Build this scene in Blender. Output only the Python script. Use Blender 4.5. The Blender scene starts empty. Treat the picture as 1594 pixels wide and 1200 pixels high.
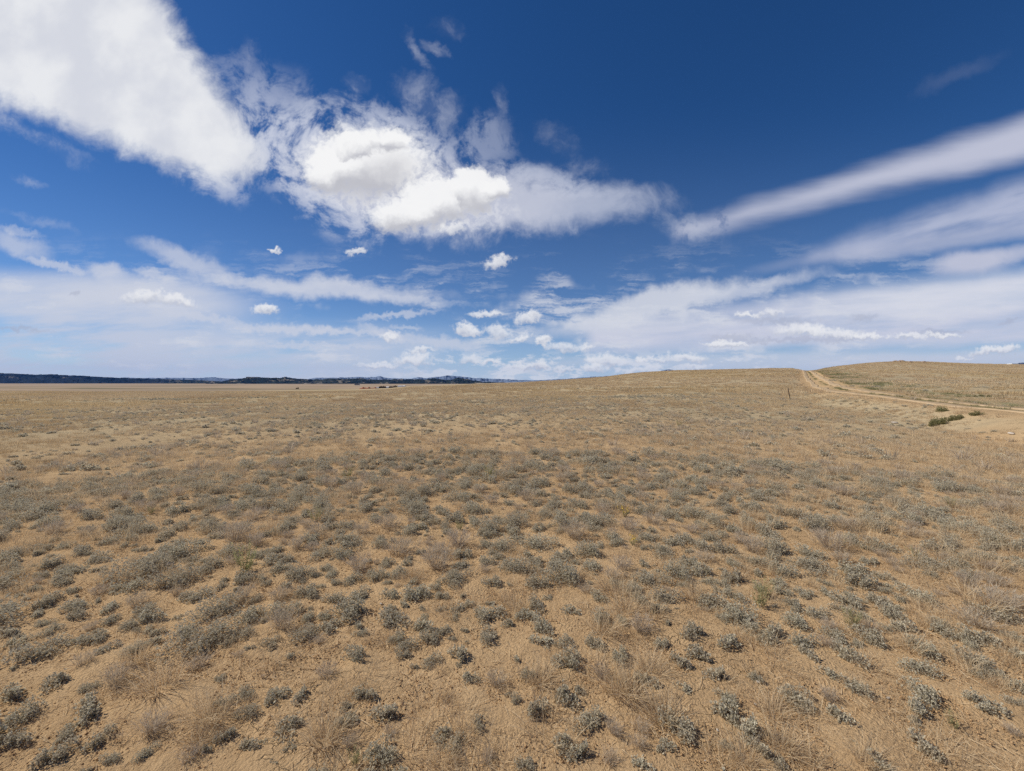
import bpy, math, random
import numpy as np
from mathutils import Vector

SC = bpy.context.scene
C = SC.collection
R = math.radians

# ------------------------------------------------------------------ camera
EYE = 1.6
FPX, CX, CY = 645.0, 797.0, 595.0          # focal length and principal point, in photograph pixels (1594 x 1200)
cam_d = bpy.data.cameras.new('camera')
cam = bpy.data.objects.new('camera', cam_d)
C.objects.link(cam)
cam.location = (0, 0, EYE)
cam.rotation_euler = (R(90), 0, 0)
cam_d.sensor_width = 36.0
cam_d.lens = 36.0 * FPX / 1594.0
cam_d.shift_y = -(600.0 - CY) / 1594.0
cam_d.clip_start = 0.05
cam_d.clip_end = 60000
SC.camera = cam

# ------------------------------------------------------------------ light and view
SC.view_settings.view_transform = 'Standard'
SC.view_settings.look = 'None'
SC.view_settings.exposure = 0.0
SC.view_settings.gamma = 1.0
SC.view_settings.use_curve_mapping = False
SUN_AZ, SUN_EL = -78.0, 44.0               # azimuth from +Y towards +X
SKY_STRENGTH = 0.10
sl = bpy.data.lights.new('sun', 'SUN')
sun = bpy.data.objects.new('sun', sl)
C.objects.link(sun)
sl.energy = 4.7
sl.angle = R(0.53)
sl.color = (1.0, 0.95, 0.86)
sd = Vector((math.sin(R(SUN_AZ)) * math.cos(R(SUN_EL)), math.cos(R(SUN_AZ)) * math.cos(R(SUN_EL)), math.sin(R(SUN_EL))))
sun.rotation_euler = (-sd).to_track_quat('-Z', 'Y').to_euler()
sun.location = sd * 60

cy = SC.cycles
cy.max_bounces = 5
cy.diffuse_bounces = 3
cy.glossy_bounces = 1
cy.transmission_bounces = 2
cy.transparent_max_bounces = 6
cy.volume_bounces = 0
cy.sample_clamp_indirect = 4.0
cy.sample_clamp_direct = 12.0
cy.use_denoising = False
cy.use_adaptive_sampling = False


# ------------------------------------------------------------------ node helpers
class N:
    """tiny expression layer over a node tree"""
    def __init__(s, nt):
        s.nt = nt

    def new(s, kind, **kw):
        n = s.nt.nodes.new(kind)
        for k, v in kw.items():
            setattr(n, k, v)
        return n

    def put(s, sock, v):
        if isinstance(v, bpy.types.NodeSocket):
            s.nt.links.new(v, sock)
        elif v is not None:
            if hasattr(sock.default_value, '__len__') and not hasattr(v, '__len__'):
                v = [v] * len(sock.default_value)
            if hasattr(v, '__len__') and len(sock.default_value) == 4 and len(v) == 3:
                v = (*v, 1)
            sock.default_value = v

    def m(s, op, a, b=None, c=None, clamp=False):
        n = s.new('ShaderNodeMath', operation=op, use_clamp=clamp)
        for i, v in enumerate((a, b, c)):
            if v is not None:
                s.put(n.inputs[i], v)
        return n.outputs[0]

    def v(s, op, a, b=None):
        n = s.new('ShaderNodeVectorMath', operation=op)
        s.put(n.inputs[0], a)
        if b is not None:
            if op == 'SCALE':
                s.put(n.inputs['Scale'], b)
            else:
                s.put(n.inputs[1], b)
        return n.outputs['Value'] if op in ('LENGTH', 'DOT_PRODUCT') else n.outputs['Vector']

    def rng(s, x, a, b, c=0.0, d=1.0, smooth=True):
        n = s.new('ShaderNodeMapRange', interpolation_type='SMOOTHSTEP' if smooth else 'LINEAR', clamp=True)
        for i, v in enumerate((x, a, b, c, d)):
            s.put(n.inputs[i], v)
        return n.outputs[0]

    def noise(s, vec, scale, detail=4, rough=0.5, dist=0.0, color=False, lac=2.0):
        n = s.new('ShaderNodeTexNoise')
        s.put(n.inputs['Vector'], vec)
        n.inputs['Scale'].default_value = scale
        n.inputs['Detail'].default_value = detail
        n.inputs['Roughness'].default_value = rough
        n.inputs['Distortion'].default_value = dist
        n.inputs['Lacunarity'].default_value = lac
        return n.outputs['Color' if color else 'Fac']

    def mix(s, f, a, b, blend='MIX'):
        n = s.new('ShaderNodeMix', data_type='RGBA', blend_type=blend, clamp_factor=True)
        s.put(n.inputs[0], f)
        s.put(n.inputs[6], a)
        s.put(n.inputs[7], b)
        return n.outputs[2]

    def comb(s, x, y, z=0.0):
        n = s.new('ShaderNodeCombineXYZ')
        for i, v in enumerate((x, y, z)):
            s.put(n.inputs[i], v)
        return n.outputs[0]

    def sep(s, v):
        n = s.new('ShaderNodeSeparateXYZ')
        s.put(n.inputs[0], v)
        return n.outputs

    def tmap(s, vec, loc, rot, scale, kind='TEXTURE'):
        n = s.new('ShaderNodeMapping', vector_type=kind)
        s.put(n.inputs[0], vec)
        n.inputs[1].default_value = loc
        n.inputs[2].default_value = rot
        n.inputs[3].default_value = scale
        return n.outputs[0]


# ------------------------------------------------------------------ sky: Nishita plus clouds placed by direction
# X, Y are tangent-plane directions (hundreds of photograph pixels); the sky is cut into zones so each ray meets few nodes
SKY_SAT, SKY_VAL, SKY_HUE = 1.29, 0.85, 0.507
WHITE, PALE, VEIL, LEN = (8.2, 8.3, 8.6), (6.3, 6.6, 7.5), (5.7, 6.2, 7.4), (5.5, 5.7, 6.9)


class Zone(N):
    def __init__(s, nt):
        super().__init__(nt)
        s.c = {}
        s.calls = 0

    def __getattr__(s, name):
        c = s.__dict__.get('c')
        if c is None or name not in LAZY:
            raise AttributeError(name)
        if name not in c:
            c[name] = LAZY[name](s)
        return c[name]

    def pt(s, which):                       # warped coordinate, chained now and then so the nodes stay in order
        return getattr(s, which)

    def tick(s, col):
        s.calls += 1
        if s.calls % 5 == 0:
            for q in ('PW', 'PS', 'PC'):
                if q in s.c:
                    s.c[q] = s.v('MULTIPLY_ADD3', s.c[q], col)

    def v(s, op, a, b=None):
        if op == 'MULTIPLY_ADD3':
            n = s.new('ShaderNodeVectorMath', operation='MULTIPLY_ADD')
            s.put(n.inputs[0], b)
            n.inputs[1].default_value = (1e-6, 1e-6, 0)
            s.put(n.inputs[2], a)
            return n.outputs[0]
        return super().v(op, a, b)

    def aff(s, p, cx, cy, rx, ry, ang):
        c_, s_ = math.cos(R(ang)), math.sin(R(ang))
        u = s.v('DOT_PRODUCT', p, (c_ / rx, s_ / rx, -(c_ * cx + s_ * cy) / rx))
        w = s.v('DOT_PRODUCT', p, (-s_ / ry, c_ / ry, (s_ * cx - c_ * cy) / ry))
        return u, w

    def ell(s, p, cx, cy, rx, ry, ang=0, soft=0.35, nz=None, amp=0.0):
        u, w = s.aff(s.pt(p), cx, cy, rx, ry, ang)
        L = s.m('MULTIPLY_ADD', u, u, s.m('MULTIPLY', w, w))
        L = s.m('SQRT', L)
        if nz:
            L = s.m('MULTIPLY_ADD', getattr(s, nz), -amp, s.m('ADD', L, amp * 0.5))
        return s.rng(L, 1 + soft, 1 - soft, 0, 1), w

    def half(s, p, nx, ny, px, py):
        return s.v('DOT_PRODUCT', s.pt(p), (nx, ny, -(nx * px + ny * py)))

    def over(s, col, c, a, op=1.0):
        if op != 1.0:
            a = s.m('MULTIPLY', a, op)
        return s.mix(a, col, c)


def centred(k, vec, amp):                   # noise colour -> small xy offset
    n = k.new('ShaderNodeVectorMath', operation='MULTIPLY_ADD')
    k.put(n.inputs[0], vec)
    n.inputs[1].default_value = (amp, amp, 0)
    n.inputs[2].default_value = (-amp / 2, -amp / 2, 0)
    return n.outputs[0]


LAZY = {
    'dirv': lambda k: k.new('ShaderNodeTexCoord').outputs['Generated'],
    'xyz': lambda k: k.sep(k.dirv),
    'ys': lambda k: k.m('MAXIMUM', k.xyz[1], 0.08),
    'X': lambda k: k.m('MULTIPLY_ADD', k.m('DIVIDE', k.xyz[0], k.ys), 6.45, 7.97),
    'Y': lambda k: k.m('MULTIPLY_ADD', k.m('DIVIDE', k.xyz[2], k.ys), -6.45, 5.95),
    'P': lambda k: k.comb(k.X, k.Y, 1.0),
    'wa': lambda k: k.noise(k.P, 0.8, 2, 0.5, color=True),
    'wb': lambda k: k.noise(k.P, 3.0, 6, 0.62, color=True),
    'PW': lambda k: k.v('ADD', k.v('ADD', k.P, centred(k, k.wa, 0.45)), centred(k, k.wb, 0.30)),
    'PS': lambda k: k.v('ADD', k.v('ADD', k.P, centred(k, k.wa, 0.20)), centred(k, k.wb, 0.05)),
    'PX': lambda k: k.v('ADD', k.P, centred(k, k.wa, 0.16)),
    'PC': lambda k: k.v('ADD', k.P, centred(k, k.noise(k.P, 7.0, 5, 0.62, color=True), 0.26)),
    'fine': lambda k: k.noise(k.v('ADD', k.P, centred(k, k.wa, 0.8)), 2.6, 8, 0.64),
    'mott': lambda k: k.noise(k.P, 8.0, 4, 0.55),
    'curd': lambda k: k.noise(k.v('ADD', k.P, centred(k, k.wb, 0.3)), 9.0, 4, 0.6),
    'soft': lambda k: k.noise(k.P, 1.1, 4, 0.5),
    'lob': lambda k: k.noise(k.v('ADD', k.P, centred(k, k.wb, 0.25)), 2.6, 5, 0.55),
    'strk2': lambda k: k.noise(k.tmap(k.P, (0, 0, 0), (0, 0, R(-4)), (3.4, 0.55, 1)), 1.6, 6, 0.6),
    'band': lambda k: k.noise(k.tmap(k.P, (0, 0, 0), (0, 0, R(-16)), (3, 0.5, 1)), 1.3, 5, 0.55),
}
ELEMS = []


def elem(x0, x1, y0, y1):
    def deco(fn):
        ELEMS.append((x0, x1, y0, y1, fn))
        return fn
    return deco


def box_of(cx, cy, rx, ry, ang, soft, amp, pad):
    c_, s_ = abs(math.cos(R(ang))), abs(math.sin(R(ang)))
    k = 1 + soft + amp * 0.3
    w, h = k * math.hypot(rx * c_, ry * s_), k * math.hypot(rx * s_, ry * c_)
    return cx - w - pad, cx + w + pad, cy - h - pad, cy + h + pad


PAD = {'PW': 0.26, 'PS': 0.12, 'PC': 0.12, 'PX': 0.1}


def E(p, e, colr, op, soft=0.5, nz=None, amp=0.0, gate=None):
    """one soft elliptical patch of cloud; gate = (noise, lo, hi, min, max) thins it"""
    def fn(k, col):
        a, _ = k.ell(p, *e, soft, nz, amp)
        if gate:
            a = k.m('MULTIPLY', a, k.rng(getattr(k, gate[0]), *gate[1:]))
        return k.over(col, colr, a, op)
    ELEMS.append((*box_of(*e, soft, amp, PAD[p]), fn))


def puff(p, e, soft=0.22, top=WHITE, bot=(4.6, 4.65, 5.0), op=0.97, nz='mott', amp=0.6, y0=-0.1, y1=1.0, flat=0.0):  # sunlit top and shaded base put into the cloud's colour
    def fn(k, col):
        if flat:                                           # flat-based cloudlets
            u, w = k.aff(k.pt(p), *e)
            w2 = k.m('MULTIPLY', w, k.rng(w, -0.2, 0.3, 1.0, 1.0 + flat))
            L = k.m('SQRT', k.m('MULTIPLY_ADD', u, u, k.m('MULTIPLY', w2, w2)))
            L = k.m('MULTIPLY_ADD', getattr(k, nz), -amp, k.m('ADD', L, amp * 0.5))
            a = k.rng(L, 1 + soft, 1 - soft)
        else:
            a, w = k.ell(p, *e, soft, nz, amp)
        yy = k.m('MULTIPLY_ADD', k.lob, 1.2, k.m('ADD', w, -0.6))
        return k.over(col, k.mix(k.rng(yy, y0, y1), top, bot), a, op)
    ELEMS.append((*box_of(*e, soft, amp, PAD[p]), fn))


def wisp(e, op, lo=0.48, hi=0.70):
    def fn(k, col):
        a, _ = k.ell('PW', *e, 0.6)
        a = k.m('MULTIPLY', a, k.rng(k.m('MULTIPLY_ADD', a, 0.16, k.fine), lo, hi))
        return k.over(col, (5.8, 6.2, 7.4), a, op)
    ELEMS.append((*box_of(*e, 0.6, 0, 0.26), fn))


def wedge(k, p, up, lo, left, s=0.16, amp=0.25, nz='soft'):
    (x0, y0, x1, y1), (x2, y2, x3, y3) = up, lo
    L = math.hypot(x1 - x0, y1 - y0)
    a = k.half(p, (y1 - y0) / L, -(x1 - x0) / L, x0, y0)
    L = math.hypot(x3 - x2, y3 - y2)
    b = k.half(p, -(y3 - y2) / L, (x3 - x2) / L, x2, y2)
    d = k.m('SMOOTH_MAX', a, b, 0.12)
    d = k.m('SMOOTH_MAX', d, k.half(p, -1, 0, left, 0), 0.2)
    d = k.m('MULTIPLY_ADD', k.m('SUBTRACT', getattr(k, nz), 0.5), -amp, d)
    return k.rng(d, s, -s * 1.35)


# ---- veils low over the horizon
@elem(-99, 99, 0.5, 7)
def _(k, col):
    return k.over(col, (4.0, 5.4, 7.8), k.rng(k.Y, 1.5, 6.5, 0.0, 0.16))


@elem(-99, 99, 4.4, 7)
def _(k, col):
    col = k.over(col, (4.3, 5.8, 8.0), k.rng(k.Y, 4.6, 6.0), 0.42)
    return k.over(col, (5.0, 6.1, 7.9), k.rng(k.Y, 5.55, 6.0), 0.65)


@elem(-99, 4.8, 4.0, 7)
def _(k, col):
    a = k.m('MULTIPLY', k.rng(k.Y, 4.15, 4.6), k.rng(k.X, 4.6, 2.0))
    return k.over(col, VEIL, k.m('MULTIPLY', a, k.rng(k.strk2, 0.36, 0.60, 0.10, 0.85)))


@elem(-99, 8.0, 4.8, 7)
def _(k, col):
    a = k.m('MULTIPLY', k.rng(k.Y, 4.9, 5.35), k.rng(k.X, 7.8, 5.2))
    return k.over(col, VEIL, k.m('MULTIPLY', a, k.rng(k.strk2, 0.34, 0.6, 0.15, 0.85)))


E('PS', (0.9, 4.62, 2.7, 0.36, 3), PALE, 0.72)
E('PW', (2.4, 4.60, 1.2, 0.24, 3), PALE, 0.5)


# ---- right-hand bands
@elem(8.7, 99, 3.9, 5.9)
def _(k, col):
    d = k.m('MAXIMUM', k.m('MAXIMUM', k.half('PS', -0.115, -0.993, 9.6, 4.98), k.half('PS', 0.02, 1.0, 12.5, 5.44)), k.half('PS', -1, 0, 9.1, 5))
    d = k.rng(k.m('MULTIPLY_ADD', k.m('SUBTRACT', k.strk2, 0.5), 0.5, d), 0.14, -0.16)
    return k.over(col, (6.2, 6.4, 7.5), k.m('MULTIPLY', d, k.rng(k.strk2, 0.3, 0.58, 0.62, 0.96)))


E('PS', (12.6, 5.63, 3.6, 0.12, -1), PALE, 0.62, 0.5, 'strk2', 1.2)
E('PS', (15.6, 5.66, 3.0, 0.18, 0), PALE, 0.62, 0.5, 'strk2', 1.0)
E('PW', (10.1, 4.76, 1.35, 0.20, -14), (7.0, 7.2, 7.8), 0.80, 0.45, 'fine', 0.7)
E('PW', (11.6, 4.50, 1.1, 0.11, -9), PALE, 0.62, 0.6, 'fine', 1.0)
E('PS', (14.9, 4.60, 2.4, 0.30, -5), WHITE, 0.42, 0.6, 'strk2', 0.9)
E('PS', (9.9, 5.08, 1.3, 0.12, -3), PALE, 0.5, 0.6, 'strk2', 1.2)
# ---- fine fibres everywhere low in the sky
@elem(-99, 99, 3.3, 7)
def _(k, col):
    n = k.noise(k.v('ADD', k.v('MULTIPLY', k.P, (0.55, 2.9, 1)), centred(k, k.wb, 0.5)), 1.5, 8, 0.66)
    m = k.m('MULTIPLY', k.rng(k.Y, 3.5, 5.0), k.rng(k.soft, 0.40, 0.58))
    return k.over(col, (7.0, 7.2, 7.8), k.m('MULTIPLY', m, k.rng(n, 0.47, 0.66)), 0.75)


# ---- left-hand streaks
for a in ((5.2, 4.52, 1.45, 0.135, 6, 0.8), (6.3, 4.66, 0.85, 0.06, 5, 0.45), (4.0, 4.42, 0.65, 0.07, 4, 0.45), (2.95, 4.05, 0.68, 0.15, 20, 0.66),
          (0.85, 4.13, 0.52, 0.06, 12, 0.62), (0.25, 3.78, 0.45, 0.15, 16, 0.6), (0.3, 3.6, 0.3, 0.06, 12, 0.4), (1.7, 4.24, 0.28, 0.11, 12, 0.72), (2.4, 4.28, 0.28, 0.07, 16, 0.6),
          (4.5, 5.12, 1.0, 0.07, 2, 0.7), (5.6, 5.18, 0.9, 0.04, 3, 0.5), (6.15, 4.90, 0.62, 0.05, -6, 0.6), (6.3, 5.1, 0.24, 0.04, 0, 0.5),
          (4.9, 5.38, 1.2, 0.04, 1, 0.5), (3.2, 4.95, 0.6, 0.06, 8, 0.6), (6.9, 5.35, 0.6, 0.09, 6, 0.7), (6.0, 5.20, 0.45, 0.07, 20, 0.6)):
    E('PW' if a[3] > 0.1 else 'PC', a[:5], PALE, a[5], 0.6, 'fine', 0.9)


# ---- high lenticular streaks on the right
@elem(10.0, 99, 1.0, 4.3)
def _(k, col):
    a = wedge(k, 'PX', (10.4, 3.54, 16.2, 1.76), (10.4, 3.74, 16.2, 2.40), 10.5, 0.17, 0.22, 'strk2')
    a = k.m('MULTIPLY', a, k.rng(k.m('ADD', k.fine, k.rng(k.X, 10.2, 12.5, 0.0, 0.2)), 0.40, 0.56, 0.45, 1.0))
    return k.over(col, LEN, k.m('MULTIPLY', a, k.rng(k.X, 10.3, 12.2, 0.72, 0.93)))


@elem(12.0, 99, 2.2, 4.5)
def _(k, col):
    a = wedge(k, 'PS', (12.5, 4.02, 16.2, 2.70), (12.5, 4.10, 16.2, 3.56), 12.6, 0.22, 0.3)
    return k.over(col, (4.7, 5.1, 6.6), k.m('MULTIPLY', a, k.rng(k.band, 0.3, 0.6, 0.35, 0.92)))


E('PS', (14.9, 3.74, 2.4, 0.11, -8), LEN, 0.45, 0.7, 'soft', 0.6)
E('PS', (15.15, 4.08, 0.62, 0.17, -4), LEN, 0.9, 0.5, 'fine', 0.6)
E('PS', (16.1, 3.92, 0.7, 0.10, -8), LEN, 0.7, 0.7, 'fine', 0.6)
E('PW', (14.9, 1.15, 0.5, 0.10, -25), LEN, 0.06, 0.9, 'fine', 1.6)
# ---- wisps round the central cloud
for a in ((4.75, 2.45, 1.15, 0.62, 28, 0.9), (5.7, 2.0, 0.9, 0.42, 10, 0.62), (6.7, 2.55, 1.1, 0.5, 25, 0.6), (7.6, 2.15, 0.45, 0.36, 10, 0.36), (5.3, 3.25, 0.75, 0.42, 30, 0.75),
          (4.3, 1.75, 0.7, 0.55, 50, 0.45), (8.5, 2.8, 0.75, 0.25, 14, 0.62), (3.7, 1.2, 0.45, 0.3, 50, 0.25), (3.3, 2.85, 0.5, 0.25, 25, 0.6), (7.0, 3.35, 0.9, 0.3, 0, 0.6)):
    wisp(a[:5], a[5])
for a in ((6.5, 0.85, 0.06, 0.24, -22, 0.5), (6.78, 0.78, 0.13, 0.06, 25, 0.5), (6.42, 1.42, 0.24, 0.16, 20, 0.5), (6.62, 1.70, 0.24, 0.14, 20, 0.45),
          (6.95, 1.76, 0.16, 0.20, 50, 0.42), (7.87, 1.57, 0.07, 0.13, 0, 0.4), (5.48, 1.32, 0.12, 0.09, 0, 0.45), (3.92, 0.82, 0.12, 0.13, 0, 0.35),
          (6.95, 0.45, 0.16, 0.1, 20, 0.3), (9.15, 2.55, 0.22, 0.1, 10, 0.4), (8.7, 2.1, 0.25, 0.12, 35, 0.25), (0.6, 2.15, 0.5, 0.07, 28, 0.45), (0.1, 1.85, 0.2, 0.15, 30, 0.6), (0.45, 2.83, 0.17, 0.05, 12, 0.5),
          (1.0, 2.25, 0.3, 0.05, 25, 0.3), (9.03, 3.59, 0.11, 0.08, 0, 0.7), (0.62, 3.42, 0.4, 0.05, 14, 0.35), (10.75, 3.5, 0.4, 0.16, 10, 0.55)):
    E('PW', a[:5], PALE, a[5] * 0.62, 1.1, 'curd', 1.6, ('fine', 0.38, 0.62, 0.2, 1.0))


# ---- the big white sheet at the upper left
@elem(-99, 4.9, -99, 3.4)
def _(k, col):
    d = k.m('SMOOTH_MAX', k.half('PS', 0.844, -0.536, 2.60, 0.0), k.half('PS', -0.361, 0.933, 0.0, 1.60), 0.5)
    d = k.m('SMOOTH_MAX', d, k.half('PS', 0.33, 0.944, 3.9, 2.74), 0.3)
    d = k.m('SMOOTH_MAX', d, k.half('PS', 1.0, 0.0, 4.2, 2.6), 0.25)
    d = k.m('MULTIPLY_ADD', k.m('SUBTRACT', k.fine, 0.5), -0.55, d)
    return k.over(col, k.mix(k.rng(k.soft, 0.35, 0.65), (6.9, 7.1, 7.7), (8.4, 8.5, 8.7)), k.rng(d, 0.16, -0.30), 0.97)


# ---- central cloud
E('PS', (8.8, 3.22, 1.25, 0.30, -4), (5.0, 5.4, 6.6), 0.78, 0.55, 'fine', 1.2)
E('PW', (7.9, 3.1, 1.0, 0.45, 5), (5.3, 5.6, 6.7), 0.9, 0.5, 'fine', 0.9)


@elem(4.0, 8.8, 1.6, 4.1)
def _(k, col):
    a, _ = k.ell('PW', 6.25, 2.92, 1.55, 0.56, 15, 0.48, 'fine', 1.1)
    return k.over(col, k.mix(k.rng(k.curd, 0.36, 0.62), (5.1, 5.4, 6.6), (7.6, 7.7, 8.2)), a, 0.92)


for a in ((5.75, 2.52, 0.88, 0.50, 0, 0.36), (5.15, 2.6, 0.36, 0.32, 0, 0.30), (5.55, 2.28, 0.32, 0.20, 0, 0.25), (6.05, 2.22, 0.30, 0.18, 0, 0.3), (6.75, 3.12, 0.62, 0.38, 0, 0.28), (6.2, 3.30, 0.45, 0.24, 0, 0.4),
          (7.35, 2.95, 0.38, 0.38, 0, 0.22), (7.75, 2.92, 0.26, 0.20, -10, 0.25)):
    puff('PW', a[:5], a[5], (9.3, 9.3, 9.3), (5.3, 5.35, 5.8), 0.96, 'curd', 0.9, 0.0, 0.8)
E('PW', (6.0, 2.68, 0.46, 0.18, -10), (5.2, 5.2, 5.6), 0.6, 0.8, 'lob', 0.8)
# ---- little fair-weather puffs
for a in ((7.75, 4.11, 0.21, 0.10, -18), (4.13, 4.84, 0.20, 0.085, 0), (7.28, 5.17, 0.22, 0.10, 14), (7.75, 5.19, 0.18, 0.12, 8), (8.22, 4.97, 0.19, 0.10, -8), (8.30, 4.89, 0.05, 0.08, 0),
          (7.58, 4.90, 0.24, 0.055, -3), (8.10, 5.28, 0.15, 0.07, -16), (8.45, 5.31, 0.14, 0.075, -20), (5.55, 3.93, 0.12, 0.06, 0), (4.26, 3.91, 0.10, 0.05, 15),
          (7.05, 3.58, 0.17, 0.11, -6), (2.22, 4.65, 0.25, 0.12, 0), (2.72, 4.68, 0.28, 0.11, 14), (12.45, 5.16, 0.34, 0.13, 0), (12.95, 5.21, 0.5, 0.10, 5), (13.45, 5.25, 0.3, 0.06, 0),
          (11.65, 4.90, 0.18, 0.05, 0), (12.03, 4.88, 0.13, 0.07, 0), (14.15, 5.24, 0.24, 0.055, 0), (14.65, 5.24, 0.3, 0.04, 4), (8.78, 5.42, 0.26, 0.08, 8), (9.14, 5.43, 0.07, 0.06, 0),
          (6.06, 5.26, 0.13, 0.07, 0), (6.55, 5.45, 0.16, 0.05, 0), (6.42, 5.62, 0.26, 0.10, -5), (5.9, 5.7, 0.25, 0.05, 0), (7.33, 5.62, 0.12, 0.10, 0), (7.64, 5.63, 0.15, 0.05, 0),
          (9.45, 5.63, 0.30, 0.11, 4), (9.25, 5.74, 0.2, 0.08, 0), (8.2, 5.72, 0.35, 0.06, 0), (8.45, 5.69, 0.12, 0.07, 0), (8.75, 5.76, 0.14, 0.06, 0), (10.7, 5.58, 0.28, 0.08, 5), (10.2, 5.6, 0.14, 0.05, 0),
          (9.97, 5.62, 0.1, 0.05, 0), (11.3, 5.38, 0.35, 0.05, 0), (10.0, 5.77, 0.3, 0.07, -8), (10.85, 5.73, 0.12, 0.06, 0), (15.0, 5.58, 0.12, 0.03, 0), (15.5, 5.47, 0.4, 0.07, -6)):
    q = (a[0] * 7.3 + a[1] * 3.1) % 1.0                    # no two alike: size, solidity and brightness vary
    puff('PC', (a[0], a[1], a[2] * (0.9 + 0.35 * q), a[3] * (1.25 - 0.3 * q), a[4]), 0.34 + 0.25 * q, (8.8, 8.8, 8.9), (5.0, 5.3, 6.2), 0.92 - 0.25 * q, 'curd', 1.2 + 0.8 * q, -0.5, 0.75, 0.9)


# ---- rows of tiny clouds along the horizon
@elem(3.0, 13.5, 5.3, 6.05)
def _(k, col):
    n = k.noise(k.v('MULTIPLY', k.P, (1.0, 2.3, 1)), 3.6, 6, 0.62)
    a = k.m('MULTIPLY', k.rng(n, 0.50, 0.60), k.m('MULTIPLY', k.rng(k.Y, 5.4, 5.65), k.m('MULTIPLY', k.rng(k.X, 5.0, 7.4), k.rng(k.X, 13.0, 11.0))))
    return k.over(col, (7.6, 7.8, 8.3), a, 0.75)


for a in ((12.1, 4.99, 0.6, 0.045, 0), (13.45, 4.94, 0.2, 0.05, -8), (11.4, 5.25, 0.35, 0.06, 0), (12.4, 5.29, 0.9, 0.035, 0), (15.7, 5.0, 0.14, 0.04, -15), (14.6, 5.17, 0.35, 0.03, 0),
          (1.15, 4.58, 0.07, 0.025, -15), (0.3, 5.12, 0.4, 0.03, 3)):
    E('PC', a, (4.2, 4.5, 5.6), 0.5, 0.7, 'curd', 1.4)


def build_world():
    w = bpy.data.worlds.new('World')
    w.use_nodes = True
    w.cycles.sampling_method = 'NONE'
    nt = w.node_tree
    nt.nodes.clear()
    k = Zone(nt)

    def sky_colour(kk):
        sky = kk.new('ShaderNodeTexSky', sky_type='NISHITA')
        sky.sun_disc = False
        sky.sun_elevation = R(SUN_EL)
        sky.sun_rotation = R(SUN_AZ)
        sky.altitude = 2900
        sky.air_density = 1.0
        sky.dust_density = 0.5
        sky.ozone_density = 2.6
        hs = kk.new('ShaderNodeHueSaturation')
        hs.inputs['Hue'].default_value = SKY_HUE
        hs.inputs['Saturation'].default_value = SKY_SAT
        hs.inputs['Value'].default_value = SKY_VAL
        kk.put(hs.inputs['Color'], sky.outputs[0])
        return hs.outputs[0]

    def group(name, fn):
        g = bpy.data.node_groups.new(name, 'ShaderNodeTree')
        g.interface.new_socket('Shader', in_out='OUTPUT', socket_type='NodeSocketShader')
        kk = Zone(g)
        col = fn(kk, sky_colour(kk))
        bg = kk.new('ShaderNodeBackground')
        kk.put(bg.inputs[0], col)
        bg.inputs[1].default_value = SKY_STRENGTH
        go = kk.new('NodeGroupOutput')
        g.links.new(bg.outputs[0], go.inputs[0])
        n = k.new('ShaderNodeGroup')
        n.node_tree = g
        return n.outputs[0]

    def side(kk, col):                       # the part of the sky beside and behind the view
        z = kk.xyz[2]
        zc = kk.m('ADD', kk.m('MAXIMUM', z, 0.015), 0.04)
        q = kk.comb(kk.m('DIVIDE', kk.xyz[0], zc), kk.m('DIVIDE', kk.xyz[1], zc))
        n = kk.noise(kk.tmap(q, (3, 1, 0), (0, 0, R(12)), (2.6, 1.0, 1)), 0.9, 6, 0.6, 0.4)
        return kk.over(col, PALE, kk.m('MULTIPLY', kk.rng(n, 0.5, 0.75), kk.rng(z, 0.0, 0.06, 0.0, 0.7)))

    def fn_for(x0, x1, y0, y1):
        def fn(kk, col):
            for e in ELEMS:
                if e[0] < x1 and e[1] > x0 and e[2] < y1 and e[3] > y0:
                    col = e[4](kk, col)
                    kk.tick(col)
            return col
        return fn

    def count(x0, x1, y0, y1):
        return sum(e[0] < x1 and e[1] > x0 and e[2] < y1 and e[3] > y0 for e in ELEMS)

    def tree(x0, x1, y0, y1, depth):
        c = count(x0, x1, y0, y1)
        if depth == 0 or c <= 6:
            return group('sky_zone', fn_for(x0, x1, y0, y1))
        best = None                          # the cut that leaves the least work
        for ax in (0, 1):
            lo, hi = ((max(x0, -1), min(x1, 17)), (max(y0, -1), min(y1, 6.1)))[ax]
            for f in (0.3, 0.4, 0.5, 0.6, 0.7):
                t = lo + (hi - lo) * f
                r = ((x0, t, y0, y1), (t, x1, y0, y1)) if ax == 0 else ((x0, x1, y0, t), (x0, x1, t, y1))
                cost = count(*r[0]) * f + count(*r[1]) * (1 - f)
                if best is None or cost < best[0]:
                    best = (cost, ax, t, r)
        _, ax, t, r = best
        a, b = tree(*r[0], depth - 1), tree(*r[1], depth - 1)
        mx = k.new('ShaderNodeMixShader')
        k.put(mx.inputs[0], k.m('GREATER_THAN', (k.X, k.Y)[ax], t))
        nt.links.new(a, mx.inputs[1])
        nt.links.new(b, mx.inputs[2])
        return mx.outputs[0]

    f = tree(-99, 99, -99, 7, 6)
    b = group('sky_beside', side)
    g = group('sky_below', lambda kk, col: (3.0, 3.0, 3.2))
    m1 = k.new('ShaderNodeMixShader')
    k.put(m1.inputs[0], k.rng(k.xyz[1], 0.25, 0.36))
    nt.links.new(b, m1.inputs[1])
    nt.links.new(f, m1.inputs[2])
    m2 = k.new('ShaderNodeMixShader')
    k.put(m2.inputs[0], k.m('GREATER_THAN', k.xyz[2], -0.02))
    nt.links.new(g, m2.inputs[1])
    nt.links.new(m1.outputs[0], m2.inputs[2])
    out = k.new('ShaderNodeOutputWorld')
    nt.links.new(m2.outputs[0], out.inputs[0])
    SC.world = w


build_world()
#--GROUND--
# ------------------------------------------------------------------ terrain
rng = np.random.default_rng(11)
random.seed(4)

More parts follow.
